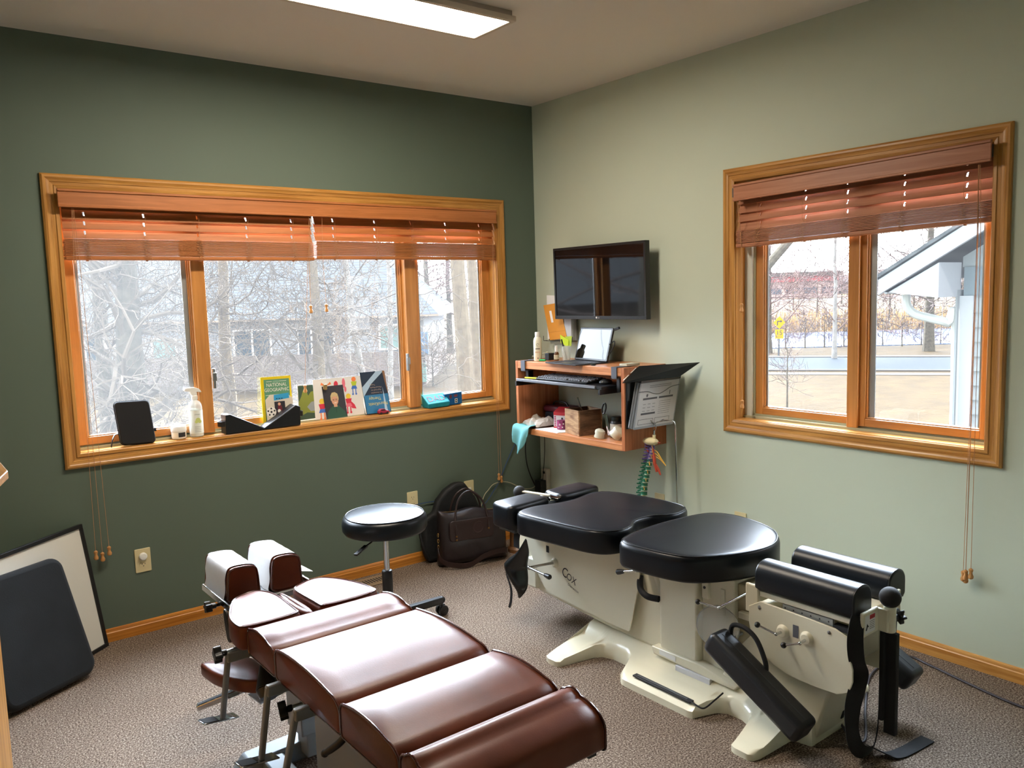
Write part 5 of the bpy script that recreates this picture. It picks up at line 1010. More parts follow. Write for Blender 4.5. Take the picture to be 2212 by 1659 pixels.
# ================================================================== clipboards on the side of the shelf
t = thing('clipboard_rack', 'black plastic holder on the right side of the shelf with its lid sloping out', 'holder', (-.16, -1.1, .85))
ys = SY1 - .001
mb = MB(); mb.box(-.315, -.06, ys, ys - .004, .84, 1.10); mb.build('back_plate', M('rack_black', '1b2028', .4), t, smooth=False)
mb = MB(); A_, B_, C_, D_ = V(-.352, ys - .012, 1.090), V(-.215, ys - .004, 1.168), V(-.020, ys - .250, 1.185), V(-.110, ys - .185, 1.112)
mb.add([A_, D_, C_, B_], [(0, 1, 2, 3)]); o = mb.build('lid', M('rack_lid', '15191c', .35), t, smooth=False); s_ = o.modifiers.new('s', 'SOLIDIFY'); s_.thickness = .003
mb = MB()
for k0, k1 in ((.12, .42), (.55, .85)): a = A_.lerp(B_, k0) + V(-.002, .004, .003); b_ = A_.lerp(B_, k1) + V(-.002, .004, .003); mb.bar(a, b_, .012, .002, (0, .4, 1))
mb.build('label_strip', c_wht, t, smooth=False)
mb = MB(); mb.box(-.306, -.290, ys - .004, ys - .006, .99, 1.08); mb.build('index_tab', m_greyd, t, smooth=False)
for i, (lb, off) in enumerate([('front grey clipboard with a printed clinic form, hanging on the shelf side', 0.0), ('second clipboard tucked behind the printed form', -.013), ('rearmost thin clipboard against the shelf side', -.026)]):
    fr, w_, h_ = sheet_fr((-.318, ys - .052, .842), (-.090, ys - .125, .855), (-.250, ys - .052, 1.112))
    n_ = fr[3] if fr[3].dot(CAM - fr[0]) > 0 else -fr[3]
    fr = (fr[0] - n_ * .010 * i - fr[1] * .010 * i + fr[2] * .004 * i, fr[1], fr[2], n_)
    t = thing('clipboard', lb, 'clipboard', fr[0], 'clipboards on the shelf side' if i else None)
    mb = MB(); mb.prism(rrect(0, 0, w_, h_, .008), fr, -.002, .001); mb.build('board', M('clipboard_grey', '8a929a', .35), t, smooth=False)
    if i == 0:
        mb = MB(); mb.rect(.006, .012, w_ - .006, h_ - .034, fr, .0016); ink = 1; mb.use(1)
        for k in range(2): mb.rect(.06, h_ - .052 - k * .009, w_ - .05, h_ - .050 - k * .009, fr, .002)
        mb.rect(.03, h_ - .125, .115, h_ - .115, fr, .002); mb.rect(.125, h_ - .125, .21, h_ - .115, fr, .002); mb.rect(.03, h_ - .205, .115, h_ - .195, fr, .002)
        for k in range(3):
            for j in range(3): mb.rect(.035 + j * .028, h_ - .150 - k * .018, .052 + j * .028, h_ - .148 - k * .018, fr, .002)
        for k in range(7): mb.rect(.130, h_ - .142 - k * .011, .200, h_ - .1405 - k * .011, fr, .002)
        for q in ((.020, .022, .108, .024), (.020, .048, .108, .050), (.020, .022, .022, .050), (.107, .022, .109, .050), (.118, .022, .206, .024), (.118, .048, .206, .050), (.118, .022, .120, .050), (.205, .022, .207, .050)): mb.rect(*q, fr, .002)
        mb.disc(.052, h_ - .100, .006, fr, .002, 10); mb.rect(.048, h_ - .110, .056, h_ - .102, fr, .0021); mb.rect(.185, h_ - .110, .189, h_ - .088, fr, .002)
        mb.build('form', [M('form_paper', 'b8bcc0', .6), C('form_ink', '4a4e54')], t, smooth=False)
        mb = MB(); pts = [fr[0] + fr[1] * u + fr[2] * v + fr[3] * .003 for u, v in ((0, h_ - .078), (.05, h_ - .080), (.085, h_ - .094), (.120, h_ - .100), (.155, h_ - .088), (.19, h_ - .070), (w_, h_ - .064))]; mb.tube(spline(pts, 5), .0015, 5); mb.build('pocket_edge', m_greyd, t)
    mb = MB(); mb.prism([(0, h_ - .032), (w_, h_ - .032), (w_, h_), (0, h_)], fr, .0, .006); cl = mb.build('clip', M('clip_black', '14191a', .35), t, bevel=.001)
    if i == 0:
        mb = MB()
        for u in (.075, .155): mb.lathe([(.0035, 0), (.003, .002), (0, .0025)], fr[0] + fr[1] * u + fr[2] * (h_ - .018) + fr[3] * .006, fr[3], 10)
        mb.build('rivets', m_chrome, cl)
# ================================================================== spine model on its stand
t = thing('display_stand', 'thin chrome rod stand holding the hanging spine model', 'stand', (-.21, -1.30, 0))
mb = MB(); mb.tube([V(-.165, -1.318, .015), V(-.165, -1.300, .868), V(-.166, -1.296, .884), V(-.170, -1.280, .892), V(-.185, -1.235, .890), V(-.200, -1.205, .876), V(-.206, -1.192, .866), V(-.212, -1.182, .874), V(-.216, -1.172, .886)], .0042, 8); mb.build('rod', m_chrome, t)
mb = MB(); mb.lathe([(0, 0), (.11, 0), (.11, .010), (.10, .016), (.02, .022), (.008, .03), (0, .03)], (-.165, -1.318, 0), n=36); mb.build('base', m_chrome, t)
t = thing('spine_model', 'coloured hanging anatomical spine model with purple neck and green chest vertebrae', 'anatomical model', (-.21, -1.18, .45))
mb = MB(); mb.tube([V(-.207 + .003, -1.190 + .011 * math.cos(a), .848 + .018 * math.sin(a)) for a in [k * math.pi / 8 for k in range(16)]], .0018, 6, closed=True); mb.cyl(V(-.207, -1.190, .803), V(-.207, -1.190, .832), .006); mb.build('hook', m_chrome, t)
mb = MB(); mb.cyl(V(-.207, -1.190, .782), V(-.207, -1.190, .808), .0085); mb.sphere((-.212, -1.170, .772), .036, 20, (.9, 1.35, .55)); mb.build('skull_base', M('bone', 'ddd2a8', .5, bump=(90, .4, .003)), t)
axis_ = spline([V(-.208, -1.180, .762), V(-.208, -1.176, .720), V(-.210, -1.158, .660), V(-.212, -1.140, .590), V(-.214, -1.122, .520), V(-.214, -1.122, .440), V(-.212, -1.150, .350), V(-.210, -1.165, .28)], 12)
def at(k): k = max(0, min(.9999, k)) * (len(axis_) - 1); i = int(k); return axis_[i].lerp(axis_[i + 1], k - i)
cols = [('cervical_vertebra', M('purple_vertebra', '6a5a9a', .5), 7, 0, .26, .0135), ('thoracic_vertebra', M('green_vertebra', '1c6a4c', .5), 12, .27, .78, .0165), ('lumbar_vertebra', M('yellow_vertebra', 'c8a040', .5), 5, .80, .98, .020)]
m_disc = M('pale_disc', 'c4ccb0', .5); m_nerve = M('nerve_yellow', 'd0a030', .5); m_rt = M('artery_red', 'b84830', .5)
for nm_, mt, N_, k0, k1, r in cols:
    for i in range(N_):
        k = k0 + (k1 - k0) * i / (N_ - 1); p = at(k); r_ = r * (1 + .02 * i)
        mb = MB(); mb.lathe([(r_ * .9, -.0065), (r_, -.005), (r_ * .86, 0), (r_, .005), (r_ * .9, .0065)], p, n=14)
        mb.bar(p + V(-.003, .004, -.002), p + V(-.008, .038, -.016), .007, .010); mb.bar(p + V(0, .012, 0), p + V(-.028, .030, .006), .007, .007); mb.bar(p + V(0, .012, 0), p + V(.028, .030, .006), .007, .007)
        v_ = mb.build(nm_, mt, t, bevel=.0015)
        mb = MB(); mb.lathe([(r_ * .85, -.0115), (r_ * .92, -.009), (r_ * .85, -.0065)], p, n=12); mb.build('disc', m_disc, v_)
        if i % 2 == 0:
            mb = MB(); mb.tube([p + V(-.008, -.002, -.004), p + V(-.020, -.014, -.010), p + V(-.022, -.020, -.022)], .0015, 5); mb.build('nerve_root', m_nerve, v_)
mb = MB(); mb.tube(spline([V(-.212, -1.185, .745), V(-.216, -1.195, .70), V(-.22, -1.205, .655), V(-.216, -1.215, .615)], 5), [.004] * 5 + [.009] * 6 + [.006] * 5, 8); mb.tube([V(-.22, -1.20, .665), V(-.215, -1.225, .63), V(-.21, -1.235, .60)], [.007, .007, .004], 8); mb.tube([V(-.208, -1.195, .768), V(-.208, -1.235, .772)], [.004, .002], 6); mb.tube(spline([V(-.218, -1.155, .765), V(-.226, -1.150, .74), V(-.220, -1.160, .715)], 4), .004, 6)
mb.build('artery', m_rt, t)
mb = MB()
for a in (0, .012, .022): mb.tube(spline([V(-.21, -1.185, .725 - a), V(-.21, -1.210, .722 - a * 1.4), V(-.21, -1.240, .690 - a * .5), V(-.21, -1.272, .655)], 6), .0024, 6)
mb.build('nerve_plexus', m_nerve, t)
# ================================================================== cables and power strip
t = thing('power_strip', 'beige wall power strip below the shelf with a black plug in it', 'power strip', (-.01, -.07, .28))
mb = MB(); mb.box(-.035, -.001, -.045, -.100, .24, .430); mb.build('housing', M('strip_beige', 'c8c4b4', .4), t, bevel=.006)
mb = MB(); mb.box(-.0355, -.037, -.062, -.082, .40, .415); mb.build('switch', m_ink, t, smooth=False)
o = MB().box(-.085, -.037, -.035, -.095, .25, .36).build('power_adapter', m_black, None, bevel=.004); tag(o, 'black power brick plugged into the beige strip below the shelf', 'adapter')
def cable(label, pts, r, mat, name='cable'):
    o = MB().tube(spline(pts, 8), r, 6).build(name, mat, None); tag(o, label, 'cable'); return o
m_bl = M('blue_cable', '22467c', .45); m_wc = M('cream_cable', 'b8b090', .5)
cable('thin blue network cable sagging from the shelf down the dark wall to behind the briefcase', [V(-.12, -.012, .78), V(-.19, -.012, .66), V(-.277, -.012, .529), V(-.356, -.012, .392), V(-.402, -.014, .34), V(-.47, -.010, .27), V(-.56, -.009, .26), V(-.72, -.010, .335), V(-.89, -.010, .351), V(-.988, -.010, .35)], .0022, m_bl)
cable('cream cable looping from the power strip along the dark wall', [V(-.036, -.06, .385), V(-.06, -.025, .325), V(-.10, -.02, .305), V(-.17, -.012, .315), V(-.29, -.012, .376), V(-.393, -.012, .382), V(-.445, -.012, .349), V(-.482, -.013, .311), V(-.52, -.012, .20)], .0022, m_wc)
cable('black cable curving from the shelf side down to the floor corner', [V(-.17, -.10, .80), V(-.165, -.06, .66), V(-.150, -.03, .56), V(-.125, -.02, .44), V(-.07, -.03, .31), V(-.03, -.06, .26)], .0035, m_blackm)
cable('straight black cord dropping from the shelf to the power brick', [V(-.05, -.100, .735), V(-.045, -.098, .6), V(-.042, -.085, .48), V(-.050, -.075, .36)], .0022, m_blackm)
cable('pale cords bunched behind the cream lotion bottle', [V(-.10, -.10, 1.12), V(-.17, -.150, 1.175), V(-.20, -.22, 1.185), V(-.17, -.30, 1.21)], .0028, m_wc)
# ================================================================== brown drop table
T5 = thing('chiropractic_table', 'brown leather segmented treatment table in the foreground, with paper covered headrests', 'treatment table', (-2.335, -2.0, 0))
BX0, BX1 = -2.572, -2.098
def seg_cushion(name, ya, yb, zb, zt, rb_, rf, crown=.012, parent=None, x0=BX0, x1=BX1, label=None):
    """ya = end towards the head (larger y), yb = end towards the viewer"""
    pr = []
    for k in range(5): a = math.pi / 2 * k / 4; pr.append((ya - .012 + .012 * math.sin(a + math.pi * 0) * 1, zb + .012 - .012 * math.cos(a)))
    for k in range(7): a = math.pi / 2 * k / 6; pr.append((ya - rb_ + rb_ * math.cos(a), zt - rb_ + rb_ * math.sin(a)))
    n_ = 8
    for k in range(1, n_): u = k / n_; pr.append((ya - rb_ + (yb + rf - ya + rb_) * u, zt + crown * (1 - (2 * u - 1) ** 2)))
    for k in range(8): a = math.pi / 2 * k / 7; pr.append((yb + rf - rf * math.sin(a), zt - rf * .62 + rf * .62 * math.cos(a)))
    for k in range(5): a = math.pi / 2 * k / 4; pr.append((yb + .012 - .012 * math.cos(a), zb + .012 - .012 * math.sin(a)))
    n = len(pr); cy_, cz_ = (ya + yb) / 2, (zb + zt) / 2
    xs = [(x0, .012), (x0 + .002, .004), (x0 + .006, 0)] + [(x0 + (x1 - x0) * k / 8, 0) for k in range(1, 8)] + [(x1 - .006, 0), (x1 - .002, .004), (x1, .012)]
    mb = MB(); vs_ = []; fs = []
    for x, ins in xs:
        for y, z in pr:
            d = Vector((cy_ - y, cz_ - z)); L_ = d.length; d /= max(L_, 1e-6); vs_.append(V(x, y + d.x * ins, z + d.y * ins))
    m_ = len(xs)
    for i in range(m_ - 1):
        for k in range(n): l = (k + 1) % n; fs.append((i * n + k, i * n + l, (i + 1) * n + l, (i + 1) * n + k))
    for i, sx in ((0, -1), (m_ - 1, 1)):
        b0 = len(vs_); c0 = V(xs[i][0] + sx * .003, cy_, cz_); vs_.append(c0)
        for k in range(n): l = (k + 1) % n; f_ = (b0, i * n + l, i * n + k); fs.append(f_ if sx < 0 else f_[::-1])
    mb.add(vs_, fs); o = mb.build(name, m_brown, parent or T5, ang=50, label=label)
    for x, sx in ((x0, 1), (x1, -1)):
        mb = MB(); mb.tube([V(x + sx * .003, y, z) + V(0, (y - cy_) * .012, (z - cz_) * .03) for y, z in pr], .0032, 7, closed=True); mb.build('piping', m_brownp, o)
    return o
seg_cushion('chest_cushion', -1.658, -1.872, .478, .560, .020, .045)
seg_cushion('pelvic_cushion', -1.880, -2.288, .478, .566, .020, .055)
seg_cushion('thigh_cushion', -2.296, -2.582, .478, .566, .020, .050)
seg_cushion('foot_cushion', -2.590, -2.752, .462, .566, .022, .085)
for nm_, ol in (('shoulder_cushion', [(-2.580, -1.650), (-2.592, -1.60), (-2.585, -1.515), (-2.53, -1.385), (-2.50, -1.352), (-2.44, -1.330), (-2.405, -1.345), (-2.376, -1.42), (-2.384, -1.60), (-2.386, -1.650)]),
                ('shoulder_cushion', [(-2.318, -1.650), (-2.316, -1.60), (-2.326, -1.42), (-2.300, -1.385), (-2.22, -1.352), (-2.17, -1.375), (-2.12, -1.47), (-2.095, -1.58), (-2.098, -1.650)])):
    mb = MB(); mb.cushion(ol, .478, .558, .018, .010, 3); o = mb.build(nm_, m_brown, T5, ang=60); e_ = [q.copy() for q in mb.edge]; ez = mb.edgez
    mb = MB(); mb.tube([V(q.x, q.y, ez) for q in e_[::2]], .0032, 7, closed=True); mb.build('piping', m_brownp, o)
mb = MB(); mb.cushion([(-2.374, -1.645), (-2.376, -1.40), (-2.342, -1.40), (-2.330, -1.645)], .485, .548, .012, .006, 2); mb.build('gap_strip', m_brown, T5, ang=60)
# head blocks under white paper
m_hpaper = M('headrest_paper', 'dcdcdc', .8, bump=(14, .5, .004))
def headblock(x0, x1, y0, y1, z0, z1):
    # cross-section in (x,z), extruded along y
    cx_ = (x0 + x1) / 2; w_ = (x1 - x0) / 2
    def prof(g): return [(cx_ - w_ - .004 - g, z0), (cx_ - w_ - g, z0 + .04), (cx_ - w_ + .004 - g, z1 - .028), (cx_ - w_ + .010 - g * .5, z1 - .002 + g), (cx_ - w_ * .5, z1 + .006 + g), (cx_ + w_ * .5, z1 + .003 + g), (cx_ + w_ - .004 + g * .5, z1 - .006 + g), (cx_ + w_ + .002 + g, z1 - .034), (cx_ + w_ + .004 + g, z0 + .04), (cx_ + w_ + .008 + g, z0)]
    fr = ((0, 0, 0), (1, 0, 0), (0, 0, 1), (0, 1, 0)); mb = MB(); mb.prism(chaik2(prof(0), 2), fr, y0, y1); o = mb.build('headrest_block', m_brown, T5, bevel=.010, seg=3, ang=50)
    for y in (y0 + .002, y1 - .002):
        mb = MB(); mb.tube([V(p[0], y, p[1]) for p in chaik2(prof(-.001), 2)], .003, 6, closed=True); mb.build('piping', m_brownp, o)
    pp = chaik2(prof(.0035)[0:], 2, False)[1:]; ys = [y0 + .016 + (y1 - y0 - .030) * k / 8 for k in range(9)]
    mb = MB(); vs_ = []
    for j, y in enumerate(ys):
        for i, p in enumerate(pp): low = 1 - min(1, max(0, (p[1] - z0) / (z1 - z0))); vs_.append(V(p[0] + (.003 * math.sin(y * 150 + i) * low if p[0] < cx_ else 0), y, p[1] + .0008 * math.sin(y * 90)))
    n = len(pp); mb.add(vs_, [(j * n + i, (j + 1) * n + i, (j + 1) * n + i + 1, j * n + i + 1) for j in range(8) for i in range(n - 1)]); mb.build('paper_cover', m_hpaper, T5, ang=80, label='white crinkled headrest paper')
def chaik2(p, it, closed=True): return [(q.x, q.y) for q in chaikin([(a, b, 0) for a, b in p], it, closed)]
headblock(-2.495, -2.382, -1.255, -1.010, .500, .620); headblock(-2.332, -2.220, -1.255, -1.010, .500, .625)
mb = MB(); mb.add([V(-2.222, -1.02, .555), V(-2.222, -1.20, .545), V(-2.150, -1.205, .528), V(-2.160, -1.04, .530)], [(0, 1, 2, 3)]); o = mb.build('paper_tail', m_hpaper, T5, smooth=False)
s_ = o.modifiers.new('s', 'SOLIDIFY'); s_.thickness = .001
mb = MB(); mb.box(-2.50, -2.22, -1.27, -1.00, .478, .500); mb.box(-2.40, -2.30, -1.42, -1.25, .47, .490); mb.build('headrest_plate', m_greym, T5, bevel=.003)
for x in (-2.522, -2.205): mb = MB(); mb.box(x - .004, x + .004, -1.36, -1.065, .508, .532); mb.build('headrest_rail', m_chrome, T5, bevel=.002)
mb = MB(); mb.cyl(V(-2.50, -1.235, .500), V(-2.545, -1.235, .500), .006); mb.build('lock_bolt', m_black, T5)
def knob(c, ax, r=.026, t_=.022, lobes=5, parent=T5, name='star_knob'):
    c, ax = V(*c), V(*ax).normalized(); a = V(0, 0, 1) if abs(ax.z) < .9 else V(1, 0, 0); e1 = ax.cross(a).normalized(); e2 = ax.cross(e1)
    mb = MB(); pts = [((r * (.78 + .22 * math.cos(lobes * k * math.pi / 20))) * math.cos(k * math.pi / 20), (r * (.78 + .22 * math.cos(lobes * k * math.pi / 20))) * math.sin(k * math.pi / 20)) for k in range(40)]
    mb.prism(pts, (c, e1, e2, ax), 0, t_); mb.cyl(c - ax * .016, c, .010); return mb.build(name, m_black, parent, bevel=.003)
knob((-2.548, -1.235, .500), (-1, 0, 0), .021)
mb = MB(); mb.prism(chaik2([(-1.345, .525), (-1.375, .525), (-1.415, .440), (-1.400, .415), (-1.370, .420)], 2), ((-2.535, 0, 0), (0, 1, 0), (0, 0, 1), (-1, 0, 0)), 0, .010); mb.build('release_paddle', m_black, T5, bevel=.003)
# frame beneath the cushions
mb = MB(); mb.box(-2.53, -2.14, -1.70, -2.72, .452, .476); mb.build('cushion_frame', m_greyd, T5, bevel=.003)
mb = MB(); mb.box(-2.44, -2.23, -1.34, -2.60, .405, .452); mb.build('main_beam', m_greym, T5, bevel=.004)
mb = MB(); mb.box(-2.43, -2.24, -1.80, -2.52, .018, .405); mb.build('pedestal', M('pedestal_grey', '8c9092', .45), T5, bevel=.004)
mb = MB(); mb.prism([(-2.15, .10), (-2.11, .10), (-2.11, .16), (-2.15, .16)], ((-2.431, 0, 0), (0, 1, 0), (0, 0, 1), (-1, 0, 0)), 0, .001); mb.build('rating_label', m_paper, T5, smooth=False)
mb = MB(); mb.box(-2.40, -2.27, -1.50, -1.62, .12, .405); mb.box(-2.375, -2.295, -1.52, -1.60, .03, .12); mb.build('lift_column', m_greym, T5, bevel=.004)
m_base = M('base_grey', '83898c', .45, metal=.1, spec=.3)
mb = MB(); mb.prism([(-2.60, .0), (-2.55, .060), (-2.12, .075), (-2.07, 0)], ((0, 0, 0), (1, 0, 0), (0, 0, 1), (0, 1, 0)), -1.545, -1.465); mb.build('base_beam', m_base, T5, bevel=.006)
for x in (-2.475, -2.21): mb = MB(); mb.box(x - .035, x + .035, -1.54, -2.62, .0, .055); mb.build('base_rail', m_base, T5, bevel=.006)
mb = MB(); mb.prism([(-2.60, .0), (-2.55, .060), (-2.12, .060), (-2.07, 0)], ((0, 0, 0), (1, 0, 0), (0, 0, 1), (0, 1, 0)), -2.70, -2.62); mb.build('base_beam', m_base, T5, bevel=.006)
# drop pedals
for (yt, yb_, z0, z1) in ((-1.572, -1.490, .447, .215), (-1.907, -1.830, .462, .225), (-2.101, -2.000, .468, .235)):
    mb = MB(); mb.bar(V(-2.44, yt, z0), V(-2.612, yt, z0), .020, .034); mb.bar(V(-2.606, yt, z0 + .012), V(-2.612, yb_, z1), .017, .017, (1, 0, 0)); p_ = mb.build('pedal_arm', m_greym, T5, bevel=.004)
    mb = MB(); a = V(-2.625, yb_, z1); mb.obox(a, (.060, .010, -.012), (-.004, .022, 0), (.0005, 0, .0025)); q_ = mb.build('foot_pedal', m_chrome, p_, bevel=.002)
# (rubber on the outer half of each pedal)
    mb = MB(); mb.obox(a + V(-.032, -.005, .0095), (.024, .004, -.0048), (-.0035, .019, 0), (0, 0, .001)); mb.build('rubber_tread', m_blackm, p_, smooth=False)
mb = MB(); mb.cyl(V(-2.46, -1.585, .476), V(-2.625, -1.565, .462), .007); mb.build('knob_rod', m_steel, T5); knob((-2.625, -1.565, .462), (-1, .1, -.05), .028, .024, 4)
mb = MB(); mb.cyl(V(-2.42, -1.93, .400), V(-2.545, -1.88, .375), .007); mb.build('knob_rod', m_steel, T5); knob((-2.545, -1.88, .375), (-1, .3, -.15), .030, .024, 4)
mb = MB(); mb.cyl(V(-2.45, -1.60, .415), V(-2.50, -1.605, .400), .018, n=18); mb.cyl(V(-2.50, -1.605, .400), V(-2.52, -1.66, .345), .020, .036, 18); mb.cyl(V(-2.52, -1.66, .345), V(-2.525, -1.68, .325), .036, .026, 18); mb.build('swivel_clamp', m_black, T5, bevel=.002)
mb = MB(); mb.cyl(V(-2.36, -1.66, .330), V(-2.50, -1.60, .300), .010, n=16); mb.lathe([(.013, 0), (.016, .004), (.016, .020), (.010, .022), (.010, .016), (0, .016)], V(-2.50, -1.60, .300), V(-.9, .4, -.15), 18); mb.build('crank_tube', m_greym, T5)
# arm rest pad hanging at the head end
mb = MB(); mb.cushion([(-2.625, -1.335), (-2.62, -1.31), (-2.47, -1.345), (-2.44, -1.55), (-2.455, -1.60), (-2.53, -1.59), (-2.61, -1.46)], .300, .345, .012, .010, 2); mb.build('arm_pad', m_brown, T5, ang=60)
mb = MB(); mb.bar(V(-2.655, -1.36, .212), V(-2.46, -1.43, .265), .028, .020); mb.build('arm_pad_slide', m_chrome, T5, bevel=.003)
mb = MB(); mb.bar(V(-2.652, -1.3615, .2235), V(-2.50, -1.416, .2645), .014, .002); mb.build('slide_slot', m_ink, T5, smooth=False)
mb = MB(); mb.obox((-2.47, -1.505, .255), (.045, .012, 0), (-.004, .045, 0), (0, 0, .003)); mb.build('slide_plate', m_steel, T5, bevel=.001)
mb = MB(); mb.tube([V(-2.475 + .008 * math.cos(k * .9), -1.50 + .008 * math.sin(k * .9), .258 + k * .0011) for k in range(42)], .0016, 5); mb.build('spring', m_chrome, T5)
mb = MB(); pts = spline([V(-2.56, -2.300, .478), V(-2.575, -2.285, .455), V(-2.595, -2.245, .420)], 4); mb.tube(pts, [.010] * 7 + [.009] * 2, 12); mb.sphere(pts[-1], .0105, 12); mb.build('drop_handle', m_black, T5)
mb = MB(); mb.box(-2.14, -2.115, -2.705, -2.735, .448, .464); mb.build('stop_block', m_black, T5)
# ================================================================== cream flexion table
T6 = thing('flexion_table', 'cream enamel treatment table with black vinyl cushions, metal cranks and hanging black straps', 'treatment table', (-.86, -2.0, 0))
CX = -.86
def sst(a, b, x): t_ = max(0, min(1, (x - a) / (b - a))); return t_ * t_ * (3 - 2 * t_)
wk = [(-1.500, .17), (-1.502, .34), (-1.515, .392), (-1.540, .402), (-1.585, .400), (-1.600, .388), (-1.615, .30), (-1.630, .225), (-1.650, .190), (-1.70, .172), (-1.77, .172), (-1.805, .190), (-1.835, .240), (-1.855, .290), (-1.875, .306), (-1.90, .310), (-2.22, .310), (-2.236, .304), (-2.250, .255), (-2.268, .205), (-2.30, .178), (-2.36, .178), (-2.405, .195), (-2.430, .235), (-2.446, .310), (-2.458, .370), (-2.475, .378), (-2.530, .378), (-2.545, .366), (-2.552, .34), (-2.554, .16), (-2.62, .145)]
mb = MB(); nx = 28; vs_ = []; fs = []
rows = []
for (ya, wa), (yb, wb) in zip(wk[:-1], wk[1:]):
    n_ = max(1, int(abs(yb - ya) / .012)); rows += [(ya + (yb - ya) * k / n_, wa + (wb - wa) * k / n_) for k in range(n_)]
rows.append(wk[-1])
for y, w in rows:
    for i in range(nx + 1):
        s_ = -1 + 2 * i / nx; s_ = math.copysign(abs(s_) ** .8, s_); dx = s_ * w; a = abs(dx)
        h = .030 + .026 * (1 - sst(.20, .36, a)) + .045 * (1 - sst(.10, .19, a)); ed = min(1, max(0, (w - a) / .010)); h = h * (.72 + .28 * math.sqrt(ed))
        vs_.append(V(CX + dx, y, h))
n = nx + 1; m_ = len(rows)
for j in range(m_ - 1):
    for i in range(nx): k = j * n + i; fs.append((k, k + 1, k + n + 1, k + n))
b0 = len(vs_); bd = [i for i in range(n)] + [(j + 1) * n - 1 for j in range(1, m_)] + [(m_ - 1) * n + i for i in range(nx - 1, -1, -1)] + [j * n for j in range(m_ - 2, 0, -1)]
for k in bd: q = vs_[k].copy(); q.z = 0; vs_.append(q)
for i in range(len(bd)): j = (i + 1) % len(bd); fs.append((bd[j], bd[i], b0 + i, b0 + j))
mb.add(vs_, fs); mb.build('base', m_creamgloss, T6, ang=48)
mb = MB(); mb.bar(V(-1.140, -1.925, .0495), V(-1.142, -2.215, .0495), .024, .006); fsw = mb.build('foot_switch', M('switch_strip', '2b2d30', .5), T6, bevel=.001)
mb = MB(); mb.bar(V(-1.140, -1.940, .053), V(-1.142, -2.195, .053), .008, .002); mb.build('strip_ridge', M('ridge_grey', '55585c', .4), fsw, smooth=False)
mb = MB(); mb.tube(spline([V(-1.142, -2.20, .053), V(-1.15, -2.245, .050), V(-1.145, -2.275, .05), V(-1.10, -2.285, .068), V(-1.05, -2.285, .080)], 6), .003, 6); mb.build('switch_lead', m_blackm, T6)
fyz = lambda x: ((x, 0, 0), (0, 1, 0), (0, 0, 1), (1, 0, 0))
# head section
mb = MB(); mb.prism([(-.955, .505), (-.945, .40), (-1.02, .175), (-1.14, .135), (-1.60, .100), (-1.90, .088), (-1.945, .12), (-1.945, .30), (-1.90, .40), (-1.86, .505)], fyz(-.975), 0, .23); mb.build('head_section_body', m_cream, T6, bevel=.018, seg=3)
for x, s_ in ((-1.000, 1), (-.72, -1)):
    mb = MB(); mb.prism(chaik2([(-1.05, .505), (-1.085, .40), (-1.16, .24), (-1.225, .172), (-1.30, .160), (-1.755, .132), (-1.770, .15), (-1.832, .395), (-1.815, .43), (-1.76, .50)], 1), fyz(x), -.003, .003); pn = mb.build('side_cover', m_cream, T6, bevel=.001)
    if s_ > 0:
        # lettering
        fr = ((-1.0036, -1.33, .285), (0, -1, 0), (0, 0, 1), (-1, 0, 0)); fr = (fr[0], V(0, -1, -.30).normalized(), V(0, -.30, 1).normalized(), fr[3])
        mb = MB(); mb.text('C', .030, -.005, .066, fr, .0004, sx=.85); mb.text('OX', .078, -.005, .048, fr, .0004, sx=.9); mb.text('Distraction', .100, -.030, .0165, fr, .0004); mb.build('lettering', M('letter_black', '26262a', .5), pn, smooth=False)
        mb = MB(); fr = (V(-1.0036, -1.245, .375), V(0, -1, 0), V(0, 0, 1), V(-1, 0, 0)); mb.rect(-.010, -.016, .010, .016, fr, .0005); mb.build('sticker', m_ink, pn, smooth=False)
        mb = MB(); mb.lathe([(.009, 0), (.009, .004), (0, .006)], V(-1.0036, -1.498, .452), (-1, 0, 0), 14); mb.build('screw', m_ink, pn)
mb = MB(); mb.box(-1.00, -.955, -1.08, -1.15, .155, .30); mb.build('cable_box', m_cream, T6, bevel=.008)
mb = MB(); mb.box(-.965, -.755, -1.835, -1.935, .098, .440); mb.build('hinge_column', m_cream, T6, bevel=.008)
mb = MB(); mb.box(-.955, -.765, -1.76, -1.92, .440, .485); mb.build('hinge_plate', m_greyd, T6)
mb = MB(); mb.tube(spline([V(-.985, -1.815, .39), V(-1.005, -1.835, .345), V(-1.010, -1.875, .325), V(-1.0, -1.93, .325)], 7), .013, 12); mb.build('flex_hose', m_blackm, T6)
# central column
mb = MB(); mb.box(-1.0, -.72, -1.930, -2.125, .118, .484); mb.build('column', m_cream, T6, bevel=.012, seg=3)
mb = MB(); mb.box(-.97, -.75, -2.125, -2.275, .118, .484); mb.build('column_housing', m_cream, T6, bevel=.006)
mb = MB(); mb.prism([(-1.90, .125), (-1.91, .095), (-2.31, .085), (-2.315, .098), (-2.15, .130)], fyz(-1.015), 0, .31); mb.build('column_skirt', m_cream, T6, bevel=.004)
mb = MB(); mb.prism([(-1.945, .104), (-2.03, .101), (-2.03, .121), (-1.945, .124)], fyz(-1.0165), -.0005, .0); mb.build('maker_label', m_paper, T6, smooth=False)
mb = MB(); mb.box(-1.02, -.95, -2.03, -2.20, .060, .090); mb.build('switch_box', M('switch_white', 'd8d8da', .4), T6, bevel=.002)
mb = MB(); mb.box(-1.022, -.95, -2.028, -2.205, .054, .060); mb.build('switch_foot', m_black, T6, smooth=False)
mb = MB(); mb.box(-.985, -.955, -2.135, -2.165, .385, .480); mb.build('bracket', m_cream, T6, bevel=.003)
